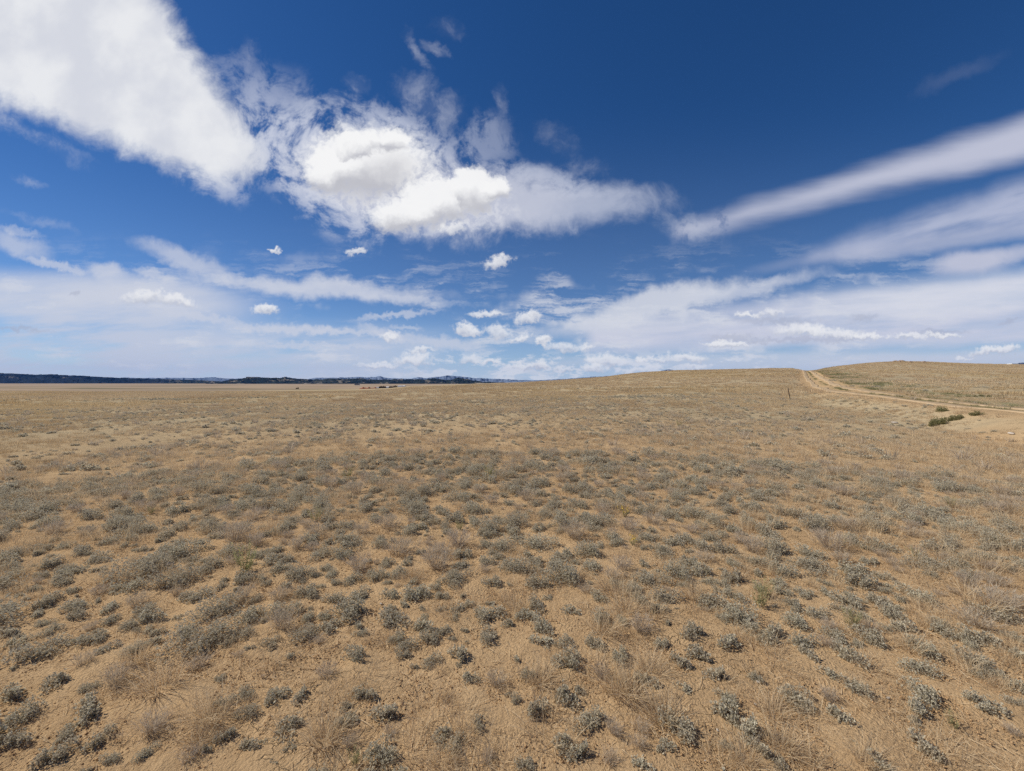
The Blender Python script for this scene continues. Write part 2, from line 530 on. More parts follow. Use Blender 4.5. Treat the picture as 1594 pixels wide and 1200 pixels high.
# skyline of the near ground, in photograph pixels, and how far away its crest lies
SKX = np.array([-400, 0, 150, 300, 440, 560, 610, 640, 700, 750, 800, 850, 900, 945, 970, 1000, 1050, 1100, 1200, 1232, 1246, 1257, 1270, 1285, 1300, 1350, 1380, 1398, 1440, 1500, 1594, 1750, 2100])
SKY = np.array([614, 613, 613.5, 613, 610.5, 608, 605.5, 602, 600, 597.3, 596, 593, 590, 586.5, 583, 580, 577, 576, 574, 574, 576.5, 577.8, 577, 573.5, 571, 565.5, 563.8, 563, 563.5, 566, 568, 571, 577.])
RPX = np.array([-400, 0, 400, 600, 750, 900, 1100, 1257, 1400, 1600, 2100])
RPV = np.array([150, 160, 220, 300, 310, 260, 230, 205, 250, 270, 260.])
PLAIN = -15.0
_az = np.arctan2(np.arange(-180, 181) * 0, 1)
AZT = R(1) * np.linspace(-180, 180, 2881)
_px = CX + FPX * np.tan(np.clip(AZT, -R(68), R(68)))
_cosz = np.cos(np.clip(AZT, -R(68), R(68)))
_s = (CY - np.interp(_px, SKX, SKY)) / FPX * _cosz
_r = np.interp(_px, RPX, RPV)
_w = np.clip((np.abs(AZT) - R(62)) / R(50), 0, 1)
_w = _w * _w * (3 - 2 * _w)
ST = _s * (1 - _w) + (-0.004) * _w
RT = _r * (1 - _w) + 220 * _w


def wob(x, y, wl, seed):
    """cheap smooth noise, about -1..1"""
    r_ = np.random.default_rng(seed)
    o = 0
    for i in range(5):
        a = r_.uniform(0, math.tau)
        f = math.tau / wl * r_.uniform(0.6, 1.7)
        o = o + np.sin(x * math.cos(a) * f + y * math.sin(a) * f + r_.uniform(0, math.tau))
    return o / 2.6


def sstep(t):
    t = np.clip(t, 0, 1)
    return t * t * (3 - 2 * t)


def base_h(x, y):
    x = np.asarray(x, float)
    y = np.asarray(y, float)
    r = np.hypot(x, y)
    a = np.arctan2(x, y)
    s = np.interp(a, AZT, ST)
    Rr = np.interp(a, AZT, RT)
    zc = EYE + s * Rr
    t = np.clip(0.75 * r / Rr, 0, 1)
    g = (3 * t * t - 2 * t ** 3) / 0.84375
    z = zc * g
    far = sstep((r - 1.33 * Rr) / 330.0)
    z = z * (1 - far) + PLAIN * far
    near = np.clip(r / 40, 0, 1)
    und = 0.10 * wob(x, y, 22, 5) * near * (1 - far) + 0.030 * wob(x, y, 5, 6) * np.clip(r / 6, 0, 1) * (1 - far) + 0.12 * wob(x, y, 60, 9) * near * (1 - far)
    crest = np.exp(-((r - Rr) / (0.35 * Rr)) ** 2)
    return z + und * (1 - 0.6 * crest)


_TS = [0.5]
while _TS[-1] < 9000:
    _TS.append(_TS[-1] + max(0.01, _TS[-1] * 0.004))
_TS = np.array(_TS)


def ray_hit(px, py, h=base_h):
    """where the line of sight through a photograph pixel meets the ground"""
    dx, dz = (px - CX) / FPX, (CY - py) / FPX
    t = _TS
    hit = np.nonzero(EYE + dz * t < h(dx * t, t))[0]
    i = hit[0] if len(hit) else len(t) - 1
    return dx * t[i], t[i]


# centre line of the two-rut road, read off the photograph and laid on the ground
ROADPX = [(1258.5, 579.6), (1262, 584), (1266.5, 588.5), (1273, 593.5), (1281, 598), (1292, 602.3), (1306, 606), (1325, 609.2), (1350, 612.8), (1400, 618.6), (1451, 624.3), (1508, 630.8), (1594, 640)]
def crown_h(x, y):                                        # height of the road's raised crown
    return base_h(x, y) + 0.42 * sstep((70 - np.hypot(x, y)) / 40)


rp = [ray_hit(px, py, crown_h) for px, py in ROADPX]
e = np.array(rp[-1]) - np.array(rp[-2])
e = e / np.hypot(*e)
rp = [tuple(np.array(rp[0]) + (np.array(rp[0]) - np.array(rp[1])) / np.hypot(*(np.array(rp[0]) - np.array(rp[1]))) * q) for q in (60, 30)] + rp
rp = rp + [tuple(np.array(rp[-1]) + e * q) for q in (12, 30, 60)]
rp = np.array(rp)
_d = np.r_[0, np.cumsum(np.hypot(*np.diff(rp, axis=0).T))]
_t = np.arange(0, _d[-1], 1.0)
ROAD = np.c_[np.interp(_t, _d, rp[:, 0]), np.interp(_t, _d, rp[:, 1])]
for _ in range(30):
    ROAD[1:-1] = 0.25 * ROAD[:-2] + 0.5 * ROAD[1:-1] + 0.25 * ROAD[2:]



def road_dist(x, y):
    """signed distance to the road's centre line (positive on the camera's side)"""
    x = np.atleast_1d(np.asarray(x, float))
    y = np.atleast_1d(np.asarray(y, float))
    best = np.full(x.shape, 1e9)
    sgn = np.ones(x.shape)
    pts = ROAD[::3]
    near = (x > ROAD[:, 0].min() - 12) & (x < ROAD[:, 0].max() + 12) & (y > ROAD[:, 1].min() - 12) & (y < ROAD[:, 1].max() + 12)
    xi, yi = x[near], y[near]
    b = np.full(xi.shape, 1e9)
    sg = np.ones(xi.shape)
    for i in range(len(pts) - 1):
        ax, ay = pts[i]
        dx, dy = pts[i + 1] - pts[i]
        L2 = dx * dx + dy * dy
        u = np.clip(((xi - ax) * dx + (yi - ay) * dy) / L2, 0, 1)
        ex, ey = xi - ax - u * dx, yi - ay - u * dy
        dd = np.hypot(ex, ey)
        m_ = dd < b
        b = np.where(m_, dd, b)
        sg = np.where(m_, np.sign(dx * ey - dy * ex), sg)
    best[near] = b
    sgn[near] = sg
    return best * -sgn


def height(x, y, rd=None):
    x = np.asarray(x, float)
    y = np.asarray(y, float)
    h = base_h(x, y)
    d = road_dist(x, y).reshape(h.shape) if rd is None else rd
    ad = np.abs(d)
    bank = 0.42 * (1 - sstep((ad - 2.2) / 2.2)) * sstep((70 - np.hypot(x, y)) / 40)
    ditch = -0.16 * np.exp(-((d - 5.0) / 1.3) ** 2) * sstep((60 - np.hypot(x, y)) / 40)
    return h + bank + ditch


def hz(x, y):
    return float(height(np.array([x]), np.array([y]))[0])


def spot(px, py):
    x, y = ray_hit(px, py, height)
    return x, y, hz(x, y)


# ------------------------------------------------------------------ object helpers
def tag(o, label=None, cat=None, group=None, kind=None):
    if label:
        o['label'] = label
    if cat:
        o['category'] = cat
    if group:
        o['group'] = group
    if kind:
        o['kind'] = kind
    return o


def mesh_np(name, V, F, mat=None, attrs=None, smooth=False):
    """V (n,3), F (m,3) or (m,4) or list of such arrays"""
    me = bpy.data.meshes.new(name)
    Fs = F if isinstance(F, list) else [F]
    V = np.asarray(V, np.float32)
    tot = sum(f.size for f in Fs)
    n = sum(len(f) for f in Fs)
    me.vertices.add(len(V))
    me.vertices.foreach_set('co', V.ravel())
    me.loops.add(tot)
    me.loops.foreach_set('vertex_index', np.concatenate([f.ravel() for f in Fs]).astype(np.int32))
    me.polygons.add(n)
    ls = np.concatenate([np.full(len(f), f.shape[1]) for f in Fs])
    me.polygons.foreach_set('loop_start', np.r_[0, np.cumsum(ls)[:-1]].astype(np.int32))
    if smooth:
        me.polygons.foreach_set('use_smooth', np.ones(n, bool))
    me.update(calc_edges=True)
    for k_, a_ in (attrs or {}).items():
        at = me.attributes.new(k_, 'FLOAT', 'POINT')
        at.data.foreach_set('value', np.asarray(a_, np.float32))
    if mat:
        me.materials.append(mat)
    return me


def link(name, me, parent=None, loc=(0, 0, 0), rot=(0, 0, 0), sc=1.0):
    o = bpy.data.objects.new(name, me)
    C.objects.link(o)
    o.parent = parent
    o.location = loc
    o.rotation_euler = rot
    o.scale = (sc, sc, sc) if not hasattr(sc, '__len__') else sc
    return o


def material(name, fn, rough=0.9, spec=0.15):
    m_ = bpy.data.materials.new(name)
    m_.use_nodes = True
    nt = m_.node_tree
    nt.nodes.clear()
    k = N(nt)
    b = k.new('ShaderNodeBsdfPrincipled')
    b.inputs['Roughness'].default_value = rough
    b.inputs['Specular IOR Level'].default_value = spec
    o = k.new('ShaderNodeOutputMaterial')
    nt.links.new(b.outputs[0], o.inputs[0])
    r_ = fn(k)
    col, nrm = r_ if isinstance(r_, tuple) else (r_, None)
    k.put(b.inputs['Base Color'], col)
    if nrm is not None:
        nt.links.new(nrm, b.inputs['Normal'])
    return m_


def attr(k, name):
    n = k.new('ShaderNodeAttribute', attribute_type='GEOMETRY', attribute_name=name)
    return n.outputs['Fac']


def objpos(k):
    return k.new('ShaderNodeTexCoord').outputs['Object']


def bump(k, h, strength=0.5, dist=0.01, normal=None):
    n = k.new('ShaderNodeBump')
    n.inputs['Strength'].default_value = strength
    n.inputs['Distance'].default_value = dist
    k.put(n.inputs['Height'], h)
    if normal is not None:
        k.nt.links.new(normal, n.inputs['Normal'])
    return n.outputs[0]


# ------------------------------------------------------------------ ground
def soil_mat(k):
    p = objpos(k)
    r = k.v('LENGTH', p)
    big = k.noise(p, 0.5, 4, 0.55)
    mid = k.noise(p, 5.0, 5, 0.6)
    grit = k.noise(p, 48.0, 5, 0.72)
    vor = k.new('ShaderNodeTexVoronoi', feature='DISTANCE_TO_EDGE')
    k.put(vor.inputs['Vector'], k.v('ADD', p, k.v('SCALE', k.noise(p, 9.0, 3, 0.6, color=True), 0.13)))
    vor.inputs['Scale'].default_value = 9.0
    crack = k.m('MULTIPLY', k.rng(vor.outputs['Distance'], 0.030, 0.0), k.rng(k.noise(p, 1.3, 3, 0.5), 0.50, 0.62))
    clod = k.new('ShaderNodeTexVoronoi', feature='F1')
    k.put(clod.inputs['Vector'], k.v('ADD', p, k.v('SCALE', k.noise(p, 30.0, 2, 0.6, color=True), 0.03)))
    clod.inputs['Scale'].default_value = 62.0
    soil = k.mix(k.rng(big, 0.35, 0.65), SOIL_A, SOIL_B)
    soil = k.mix(k.rng(mid, 0.35, 0.7, 0, 0.55), soil, SOIL_C)
    soil = k.mix(k.rng(grit, 0.45, 0.75, 0, 0.5), soil, SOIL_D)
    # prairie turf: the farther ground is carried by dry grass and grey sage
    sx = k.tmap(p, (0, 0, 0), (0, 0, 0), (1, 1, 1))
    t1 = k.noise(p, 1.6, 5, 0.68)
    t2 = k.noise(p, 0.16, 5, 0.62)
    t3 = k.noise(p, 0.022, 4, 0.6)
    turf = k.mix(k.rng(t2, 0.35, 0.65), TURF_A, TURF_B)
    turf = k.mix(k.rng(t3, 0.38, 0.66, 0, 0.75), turf, TURF_C)
    turf = k.mix(k.rng(t1, 0.50, 0.66, 0, 0.55), turf, TURF_D)
    turf = k.mix(k.rng(k.noise(p, 0.55, 4, 0.6), 0.60, 0.70, 0, 0.7), turf, TURF_E)
    cover = k.m('MULTIPLY', k.rng(r, 5.0, 26.0, 0.0, 1.15), k.rng(k.noise(p, 0.9, 4, 0.6), 0.3, 0.55, 0.72, 1.0), clamp=True)
    cover = k.m('MULTIPLY', cover, k.m('SUBTRACT', 1.0, attr(k, 'bare')))
    c = k.mix(cover, soil, turf)
    c = k.mix(k.m('MULTIPLY', attr(k, 'green'), k.rng(t1, 0.35, 0.6)), c, (0.14, 0.155, 0.065))
    # the valley floor
    pl = k.mix(k.rng(k.noise(k.tmap(p, (0, 0, 0), (0, 0, R(15)), (1, 3.0, 1)), 0.0022, 6, 0.55), 0.35, 0.66), (0.40, 0.30, 0.205), (0.29, 0.225, 0.155))
    pl = k.mix(k.rng(k.noise(p, 0.0009, 5, 0.6), 0.5, 0.62, 0, 0.7), pl, (0.36, 0.27, 0.19))
    c = k.mix(attr(k, 'plain'), c, pl)
    c = k.mix(attr(k, 'creek'), c, (0.085, 0.095, 0.05))
    h = k.m('ADD', k.m('MULTIPLY', grit, 0.020), k.m('MULTIPLY', k.m('MULTIPLY', k.rng(clod.outputs['Distance'], 0.0, 0.8, 1, 0), k.rng(k.noise(p, 2.1, 4, 0.6), 0.42, 0.6)), 0.006))
    h = k.m('ADD', h, k.m('MULTIPLY', mid, 0.018))
    h = k.m('SUBTRACT', h, k.m('MULTIPLY', crack, 0.022))
    h = k.m('ADD', h, k.m('MULTIPLY', k.m('MULTIPLY', t1, cover), 0.10))
    return c, bump(k, h, 0.9, 1.0)


SOIL_A, SOIL_B, SOIL_C, SOIL_D = (0.51, 0.345, 0.186), (0.445, 0.295, 0.157), (0.58, 0.40, 0.22), (0.38, 0.245, 0.125)
TURF_A, TURF_B, TURF_C, TURF_D, TURF_E = (0.46, 0.36, 0.22), (0.39, 0.31, 0.195), (0.44, 0.34, 0.205), (0.31, 0.258, 0.17), (0.23, 0.20, 0.135)


def build_ground():
    rr = [0.0, 0.35]
    while rr[-1] < 15800:
        q = rr[-1]
        rr.append(q + max(0.05, q * (0.020 if q < 400 else 0.05)))
    rr = np.array(rr)
    az = np.concatenate([np.arange(-62, 62, 0.22), np.arange(62, 298, 1.5)]) * R(1)
    A, RR = np.meshgrid(az, rr[1:], indexing='ij')
    X, Y = RR * np.sin(A), RR * np.cos(A)
    na, nr = A.shape
    d = road_dist(X.ravel(), Y.ravel()).reshape(X.shape)
    Z = height(X, Y, d)
    # small crumbs and hummocks near the camera
    nf = np.clip(1 - RR / 14, 0, 1)
    Z = Z + nf * (0.010 * wob(X, Y, 0.55, 21) + 0.004 * wob(X, Y, 0.23, 22) + 0.0012 * rng.standard_normal(X.shape) * np.clip(1 - RR / 6, 0, 1))
    V = np.c_[X.ravel(), Y.ravel(), Z.ravel()]
    V = np.r_[V, [[0, 0, 0.0]]]
    i = np.arange(na)
    j = np.arange(nr - 1)
    I, J = np.meshgrid(i, j, indexing='ij')
    I2 = (I + 1) % na
    F = np.stack([I * nr + J, I * nr + J + 1, I2 * nr + J + 1, I2 * nr + J], -1).reshape(-1, 4)
    F = F[:, ::-1] if False else F
    T = np.stack([np.full(na, na * nr), i * nr, ((i + 1) % na) * nr], -1)
    X1, Y1, D1, R1 = X.ravel(), Y.ravel(), d.ravel(), RR.ravel()
    ad = np.abs(D1)
    bare = 0.85 * sstep((3.4 - ad) / 1.2) * (R1 < 230)
    side = sstep((6.6 - D1) / 1.6) * (D1 > 0) * sstep((X1 / np.maximum(Y1, 1) - 1.0) / 0.14) * (R1 < 60) * (wob(X1, Y1, 4, 31) * 0.35 + 0.65)
    bare = np.clip(np.maximum(bare, 0.85 * side), 0, 1)
    green = np.clip(sstep((9 + 1.5 * wob(X1, Y1, 9, 33) + D1) / 3) * sstep((-D1 - 1.7) / 0.7) * (0.55 + 0.45 * wob(X1, Y1, 12, 34)), 0, 1) * 0.9 * (R1 < 260)
    mid = sstep((0.55 - ad) / 0.3) * np.clip(0.5 + 0.5 * wob(X1, Y1, 9, 35), 0, 1) * 0.8
    green = np.maximum(green, mid)
    plain = sstep((R1 - 380) / 250)
    cr = 990 + 30 * wob(X1, Y1, 500, 41) + 0.22 * np.clip(-X1 - 500, 0, 2000)
    creek = np.exp(-((Y1 - cr) / 55) ** 2) * (X1 < 0) * np.clip(0.7 + 0.5 * wob(X1, Y1, 240, 42), 0, 1)
    creek = np.maximum(creek, 0.5 * np.exp(-((Y1 - 1650) / 110) ** 2) * np.clip(0.3 + wob(X1, Y1, 900, 43), 0, 1))
    creek = np.maximum(creek, 0.45 * np.exp(-((Y1 - 640) / 22) ** 2) * np.clip(0.3 + wob(X1, Y1, 300, 44), 0, 1))
    # dark vegetated swales that cross the near slope on the left
    for (px0, px1, py, sd_) in ((0, 330, 620.5, 51), (150, 470, 622, 52), (620, 1160, 617, 53), (800, 1250, 621, 54), (230, 520, 625, 55)):
        D = 1.6 * FPX / (py - CY) * 1.06
        u = CX + FPX * X1 / np.maximum(Y1, 1)
        wdt = sstep((u - px0) / 60) * sstep((px1 - u) / 60)
        creek = np.maximum(creek, 0.55 * wdt * np.exp(-((Y1 - D * (1 + 0.05 * wob(X1, Y1 * 0, 30, sd_))) / (0.018 * D)) ** 2) * np.clip(0.5 + 0.7 * wob(X1, Y1, 6, sd_ + 7), 0, 1))
    z0 = lambda a_: np.r_[a_, 0.0]
    me = mesh_np('ground', V, [F, T], material('ground_soil', soil_mat, 0.95, 0.0),
                 {'bare': z0(bare), 'green': z0(green), 'plain': z0(plain), 'creek': z0(creek)}, smooth=True)
    o = link('ground', me)
    tag(o, kind='structure', label='dry tan prairie soil rolling away to the valley floor')
    return o


build_ground()


# ------------------------------------------------------------------ road: two pale wheel ruts
def build_road():
    tan = np.gradient(ROAD, axis=0)
    tan /= np.hypot(*tan.T)[:, None]
    nor = np.c_[-tan[:, 1], tan[:, 0]]
    V, F, W = [], [], []
    n = len(ROAD)
    for c0 in (-1.1, 1.1):
        base = len(V)
        prof = [(-0.38, -0.10), (-0.32, 0.035), (-0.17, 0.022), (0.0, 0.018), (0.17, 0.022), (0.32, 0.035), (0.38, -0.10)]
        for i in range(n):
            q = i * 1.0
            wv = 0.08 * math.sin(q * 0.31 + c0) + 0.05 * math.sin(q * 0.83 + 2 * c0)
            for (o_, dz) in prof:
                s_ = c0 + o_ * (1.05 + 0.25 * math.sin(q * 0.45 + o_)) + wv
                V.append((ROAD[i, 0] + nor[i, 0] * s_, ROAD[i, 1] + nor[i, 1] * s_, dz))
        m_ = len(prof)
        for i in range(n - 1):
            for j in range(m_ - 1):
                a_ = base + i * m_ + j
                F.append((a_, a_ + 1, a_ + m_ + 1, a_ + m_))
    V = np.array(V)
    rr = np.hypot(V[:, 0], V[:, 1])
    V[:, 2] = V[:, 2] * np.clip(rr / 60, 1, 3) + height(V[:, 0], V[:, 1]) + 0.012

    def mat(k):
        p = objpos(k)
        c = k.mix(k.rng(k.noise(p, 1.2, 5, 0.6), 0.35, 0.65), (0.49, 0.365, 0.23), (0.41, 0.30, 0.185))
        c = k.mix(k.rng(k.noise(p, 14, 4, 0.7), 0.5, 0.7, 0, 0.5), c, (0.40, 0.27, 0.14))
        return c, bump(k, k.noise(p, 25, 4, 0.7), 0.6, 0.02)
    me = mesh_np('dirt_road', V, np.array(F), material('road_dirt', mat, 0.95, 0.0), smooth=True)
    tag(link('dirt_road', me), kind='structure', label='two pale wheel ruts of the dirt road climbing to the saddle')


build_road()


# ------------------------------------------------------------------ far hills
def ridge(name, pts, dist, depth, mats, seed, rows=14, x_off=0, rough=0.18, label=None):
    """a long hill range whose crest follows (px, py) pairs of the photograph at a given distance"""
    pts = np.array(pts, float)
    xs = np.linspace(pts[0, 0], pts[-1, 0], max(60, int((pts[-1, 0] - pts[0, 0]) * 1.2)))
    top = np.interp(xs, pts[:, 0], pts[:, 1])
    r_ = np.random.default_rng(seed)
    n = len(xs)

    def n1(sc, m_):
        q = r_.standard_normal(int(n / sc) + 3)
        return np.interp(np.arange(n) / sc + r_.uniform(0, 1), np.arange(len(q)), q)
    top = top + rough * (1.0 * n1(9, 0) + 0.7 * n1(3.5, 0) + 0.4 * n1(1.5, 0))
    V = []
    ks = np.linspace(-1, 1, rows)
    for k_ in ks:
        Dk = dist + depth * k_ * 0.5
        prof = math.cos(k_ * math.pi / 2) ** 0.8 if abs(k_) < 1 else 0
        H = (CY - top) / FPX * dist + EYE - PLAIN
        spur = 1 + (0.28 * n1(5, 0) + 0.18 * n1(2.2, 0)) * (1 - abs(prof - 1) * 0) * (1 if k_ < -0.05 else 0.3) * (0 if abs(k_) < 0.08 else 1)
        z = PLAIN - 1.0 + np.maximum(H, 0) * prof * np.clip(spur, 0.3, 1.12 if prof > 0.9 else 1.25)
        z = np.minimum(z, PLAIN + H * 1.0) if abs(k_) > 0.08 else z
        X = (xs - CX) / FPX * dist * (1 + 0.00 * k_)
        V.append(np.c_[X * (Dk / dist), np.full(n, Dk) + depth * 0.03 * n1(6, 0), z])
    V = np.concatenate(V)
    I, J = np.meshgrid(np.arange(rows - 1), np.arange(n - 1), indexing='ij')
    F = np.stack([I * n + J, I * n + J + 1, (I + 1) * n + J + 1, (I + 1) * n + J], -1).reshape(-1, 4)
    me = mesh_np(name, V, F, mats, smooth=True)
    return tag(link(name, me), kind='structure', label=label)


def forest(dark, mid, clear, sc, amount):
    def fn(k):
        p = objpos(k)
        n = k.noise(k.v('MULTIPLY', p, (1, 0.6, 2.5)), sc, 7, 0.62)
        c = k.mix(k.rng(n, 0.4, 0.6), dark, mid)
        n2 = k.noise(k.v('MULTIPLY', p, (1, 1, 3)), sc * 2.2, 6, 0.68)
        return k.mix(k.rng(n2, amount, amount + 0.06), c, clear)
    return fn


M_NEARHILL = material('hill_forest', forest((0.012, 0.020, 0.024), (0.030, 0.040, 0.040), (0.22, 0.19, 0.15), 0.0038, 0.56), 0.95, 0.0)
M_WESTHILL = material('hill_woods', forest((0.010, 0.017, 0.025), (0.024, 0.032, 0.042), (0.13, 0.12, 0.11), 0.0022, 0.60), 0.95, 0.0)
M_FARHILL = material('hazy_slopes', forest((0.15, 0.19, 0.26), (0.17, 0.21, 0.28), (0.20, 0.23, 0.29), 0.0012, 0.58), 0.95, 0.0)  # pale blue haze of distance put into the slope colour
ridge('hills', [(-260, 583), (-100, 581), (0, 581), (30, 582), (55, 583.2), (80, 582.6), (100, 584), (125, 585), (150, 586.6), (180, 588), (205, 588.7), (230, 589.3), (250, 590), (290, 591),
                (330, 593), (350, 595), (365, 596)], 6600, 1500, M_WESTHILL, 3, rough=0.16, label='dark wooded ridge along the far edge of the valley')
ridge('hills', [(255, 596), (270, 592.5), (300, 591.5), (330, 592.6), (350, 594), (362, 596)], 6000, 700, M_NEARHILL, 14, rough=0.2, label='low dark rise at the foot of the wooded ridge')
ridge('hills', [(325, 597), (345, 594.2), (358, 592.0), (372, 589.4), (385, 587.8), (400, 586.2), (410, 587.3), (425, 588.6), (440, 587.2), (452, 587.6), (462, 589.7), (480, 590.6), (500, 590.2),
                (520, 589.5), (540, 590), (560, 589.2), (580, 590.5), (605, 591.2), (625, 589.9), (645, 590.3), (660, 591), (674, 588.6), (684, 589.5), (694, 592), (704, 590.4), (716, 588.5),
                (726, 590), (738, 592.5), (752, 593.8), (775, 594.4), (800, 596)], 5000, 1300, M_NEARHILL, 4, rough=0.42, label='dark forested hills with pale clearings behind the plain')
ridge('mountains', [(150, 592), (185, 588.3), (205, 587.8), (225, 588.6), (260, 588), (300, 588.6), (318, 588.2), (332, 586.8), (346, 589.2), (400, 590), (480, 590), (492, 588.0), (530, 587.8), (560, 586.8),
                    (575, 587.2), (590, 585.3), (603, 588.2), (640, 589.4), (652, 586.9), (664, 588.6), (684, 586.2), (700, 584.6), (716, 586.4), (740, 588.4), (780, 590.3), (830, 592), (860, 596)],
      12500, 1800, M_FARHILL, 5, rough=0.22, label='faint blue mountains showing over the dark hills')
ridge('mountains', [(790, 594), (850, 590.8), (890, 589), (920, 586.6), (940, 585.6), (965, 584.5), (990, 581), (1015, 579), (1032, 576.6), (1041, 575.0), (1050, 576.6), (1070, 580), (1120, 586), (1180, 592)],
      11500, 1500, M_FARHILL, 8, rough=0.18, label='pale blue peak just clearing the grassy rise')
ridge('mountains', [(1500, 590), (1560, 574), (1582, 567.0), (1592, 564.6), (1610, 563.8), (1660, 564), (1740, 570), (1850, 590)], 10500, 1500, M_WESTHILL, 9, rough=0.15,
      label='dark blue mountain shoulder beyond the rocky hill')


# ------------------------------------------------------------------ far-off ranch on the valley floor
def box_v(x0, x1, y0, y1, z0, z1):
    v = [(x0, y0, z0), (x1, y0, z0), (x1, y1, z0), (x0, y1, z0), (x0, y0, z1), (x1, y0, z1), (x1, y1, z1), (x0, y1, z1)]
    f = [(0, 3, 2, 1), (4, 5, 6, 7), (0, 1, 5, 4), (1, 2, 6, 5), (2, 3, 7, 6), (3, 0, 4, 7)]
    return v, f


class MB:
    def __init__(s):
        s.v, s.f = [], []

    def add(s, v, f):
        b = len(s.v)
        s.v += [tuple(q) for q in v]
        s.f += [tuple(i + b for i in q) for q in f]
        return s

    def box(s, *a):
        return s.add(*box_v(*a))

    def tube(s, a, b, r0, r1, seg=8, cap=True):
        a, b = Vector(a), Vector(b)
        d = (b - a).normalized()
        u = d.orthogonal().normalized()
        w = d.cross(u)
        v = [a + (u * math.cos(t) + w * math.sin(t)) * r0 for t in np.linspace(0, math.tau, seg, endpoint=False)]
        v += [b + (u * math.cos(t) + w * math.sin(t)) * r1 for t in np.linspace(0, math.tau, seg, endpoint=False)]
        f = [(i, (i + 1) % seg, seg + (i + 1) % seg, seg + i) for i in range(seg)]
        if cap:
            f += [tuple(range(seg - 1, -1, -1)), tuple(range(seg, 2 * seg))]
        return s.add(v, f)

    def obj(s, name, mat, parent=None, loc=(0, 0, 0), rot=(0, 0, 0)):
        me = bpy.data.meshes.new(name)
        me.from_pydata(s.v, [], s.f)
        me.materials.append(mat)
        o = link(name, me, parent, loc, rot)
        return o


def plain_mat(name, c, c2=None, sc=3.0, rough=0.7, spec=0.3, bm=0.0):
    def fn(k):
        p = objpos(k)
        n = k.noise(p, sc, 5, 0.65)
        col = k.mix(k.rng(n, 0.3, 0.7), c, c2 or tuple(q * 0.8 for q in c))
        if bm:
            return col, bump(k, n, bm, 0.02)
        return col
    return material(name, fn, rough, spec)


M_WHITEWALL = plain_mat('white_siding', (0.80, 0.79, 0.76), (0.70, 0.69, 0.66))
M_PALEROOF = plain_mat('pale_roof', (0.62, 0.60, 0.58), (0.5, 0.48, 0.46))
M_DARKROOF = plain_mat('dark_roof', (0.045, 0.035, 0.03), (0.03, 0.025, 0.02), rough=0.95, spec=0.0)
M_GLASS = plain_mat('window_glass', (0.03, 0.035, 0.04), rough=0.1, spec=0.6)
M_DOOR = plain_mat('door_paint', (0.12, 0.09, 0.07))
M_REDDIRT = plain_mat('red_earth', (0.26, 0.06, 0.032), (0.33, 0.11, 0.05), 0.25, 0.95, 0.1, 0.5)
M_CONIFER = plain_mat('conifer_needles', (0.018, 0.026, 0.012), (0.035, 0.04, 0.018), 1.2, 0.9, 0.0)
M_BARK = plain_mat('bark', (0.10, 0.07, 0.05), (0.06, 0.045, 0.03), 8, 0.95, 0.1, 0.6)


def plain_at(px, D):
    return (px - CX) / FPX * D, D, PLAIN


def empty(name, loc, rz=0):
    o = bpy.data.objects.new(name, None)
    C.objects.link(o)
    o.location = loc
    o.rotation_euler = (0, 0, rz)
    o.empty_display_size = 0.3
    return o


def house(name, loc, w, d, h, rh, roof_m, rz, label, cat='house', nw=2, wall=None):
    root = empty(name, loc, rz)
    b = MB().box(-w / 2, w / 2, -d / 2, d / 2, -0.3, h)
    b.add([(-w / 2, -d / 2, h), (-w / 2, d / 2, h), (-w / 2, 0, h + rh * 0.97), (w / 2, -d / 2, h), (w / 2, d / 2, h), (w / 2, 0, h + rh * 0.97)], [(0, 2, 1), (3, 4, 5)])
    b.obj('wall', wall or M_WHITEWALL, root)
    o_ = 0.35
    r_ = MB()
    for s_ in (-1, 1):
        v = [(-w / 2 - o_, s_ * (d / 2 + o_), h - rh * 2 * o_ / d), (w / 2 + o_, s_ * (d / 2 + o_), h - rh * 2 * o_ / d), (w / 2 + o_, 0, h + rh), (-w / 2 - o_, 0, h + rh)]
        v2 = [(x, y, z + 0.12) for x, y, z in v]
        r_.add(v + v2, [(0, 1, 2, 3), (4, 7, 6, 5), (0, 4, 5, 1), (1, 5, 6, 2), (3, 2, 6, 7), (0, 3, 7, 4)])
    r_.obj('roof', roof_m, root)
    MB().box(-0.45, 0.45, -d / 2 - 0.06, -d / 2 - 0.005, 0, 2.0).obj('door', M_DOOR, root)
    for i in range(nw):
        x = (-w / 2 + 1.2) if i == 0 else (w / 2 - 1.2)
        MB().box(x - 0.5, x + 0.5, -d / 2 - 0.05, -d / 2 - 0.005, 1.0, 2.0).obj('window', M_GLASS, root)
    return tag(root, label, cat)


def mound(name, loc, w, d, h, seed, mat, label, cat, group=None):
    r_ = np.random.default_rng(seed)
    n, m_ = 40, 12
    U, W = np.meshgrid(np.linspace(-1, 1, n), np.linspace(-1, 1, m_), indexing='ij')
    ph = r_.uniform(0, 6, 6)
    z = h * np.clip(1 - np.abs(U) ** 2.6, 0, 1) ** 0.7 * np.clip(1 - np.abs(W) ** 2, 0, 1) ** 0.8
    z = z * (1 + 0.18 * np.sin(U * 7 + ph[0]) + 0.12 * np.sin(U * 15 + W * 3 + ph[1]) + 0.07 * np.sin(U * 31 + ph[2] + W * 8)) - 0.25
    V = np.c_[(U * w / 2).ravel(), (W * d / 2).ravel(), z.ravel()]
    I, J = np.meshgrid(np.arange(n - 1), np.arange(m_ - 1), indexing='ij')
    F = np.stack([I * m_ + J, (I + 1) * m_ + J, (I + 1) * m_ + J + 1, I * m_ + J + 1], -1).reshape(-1, 4)
    return tag(link(name, mesh_np(name, V, F, mat, smooth=True), loc=loc), label, cat, group)


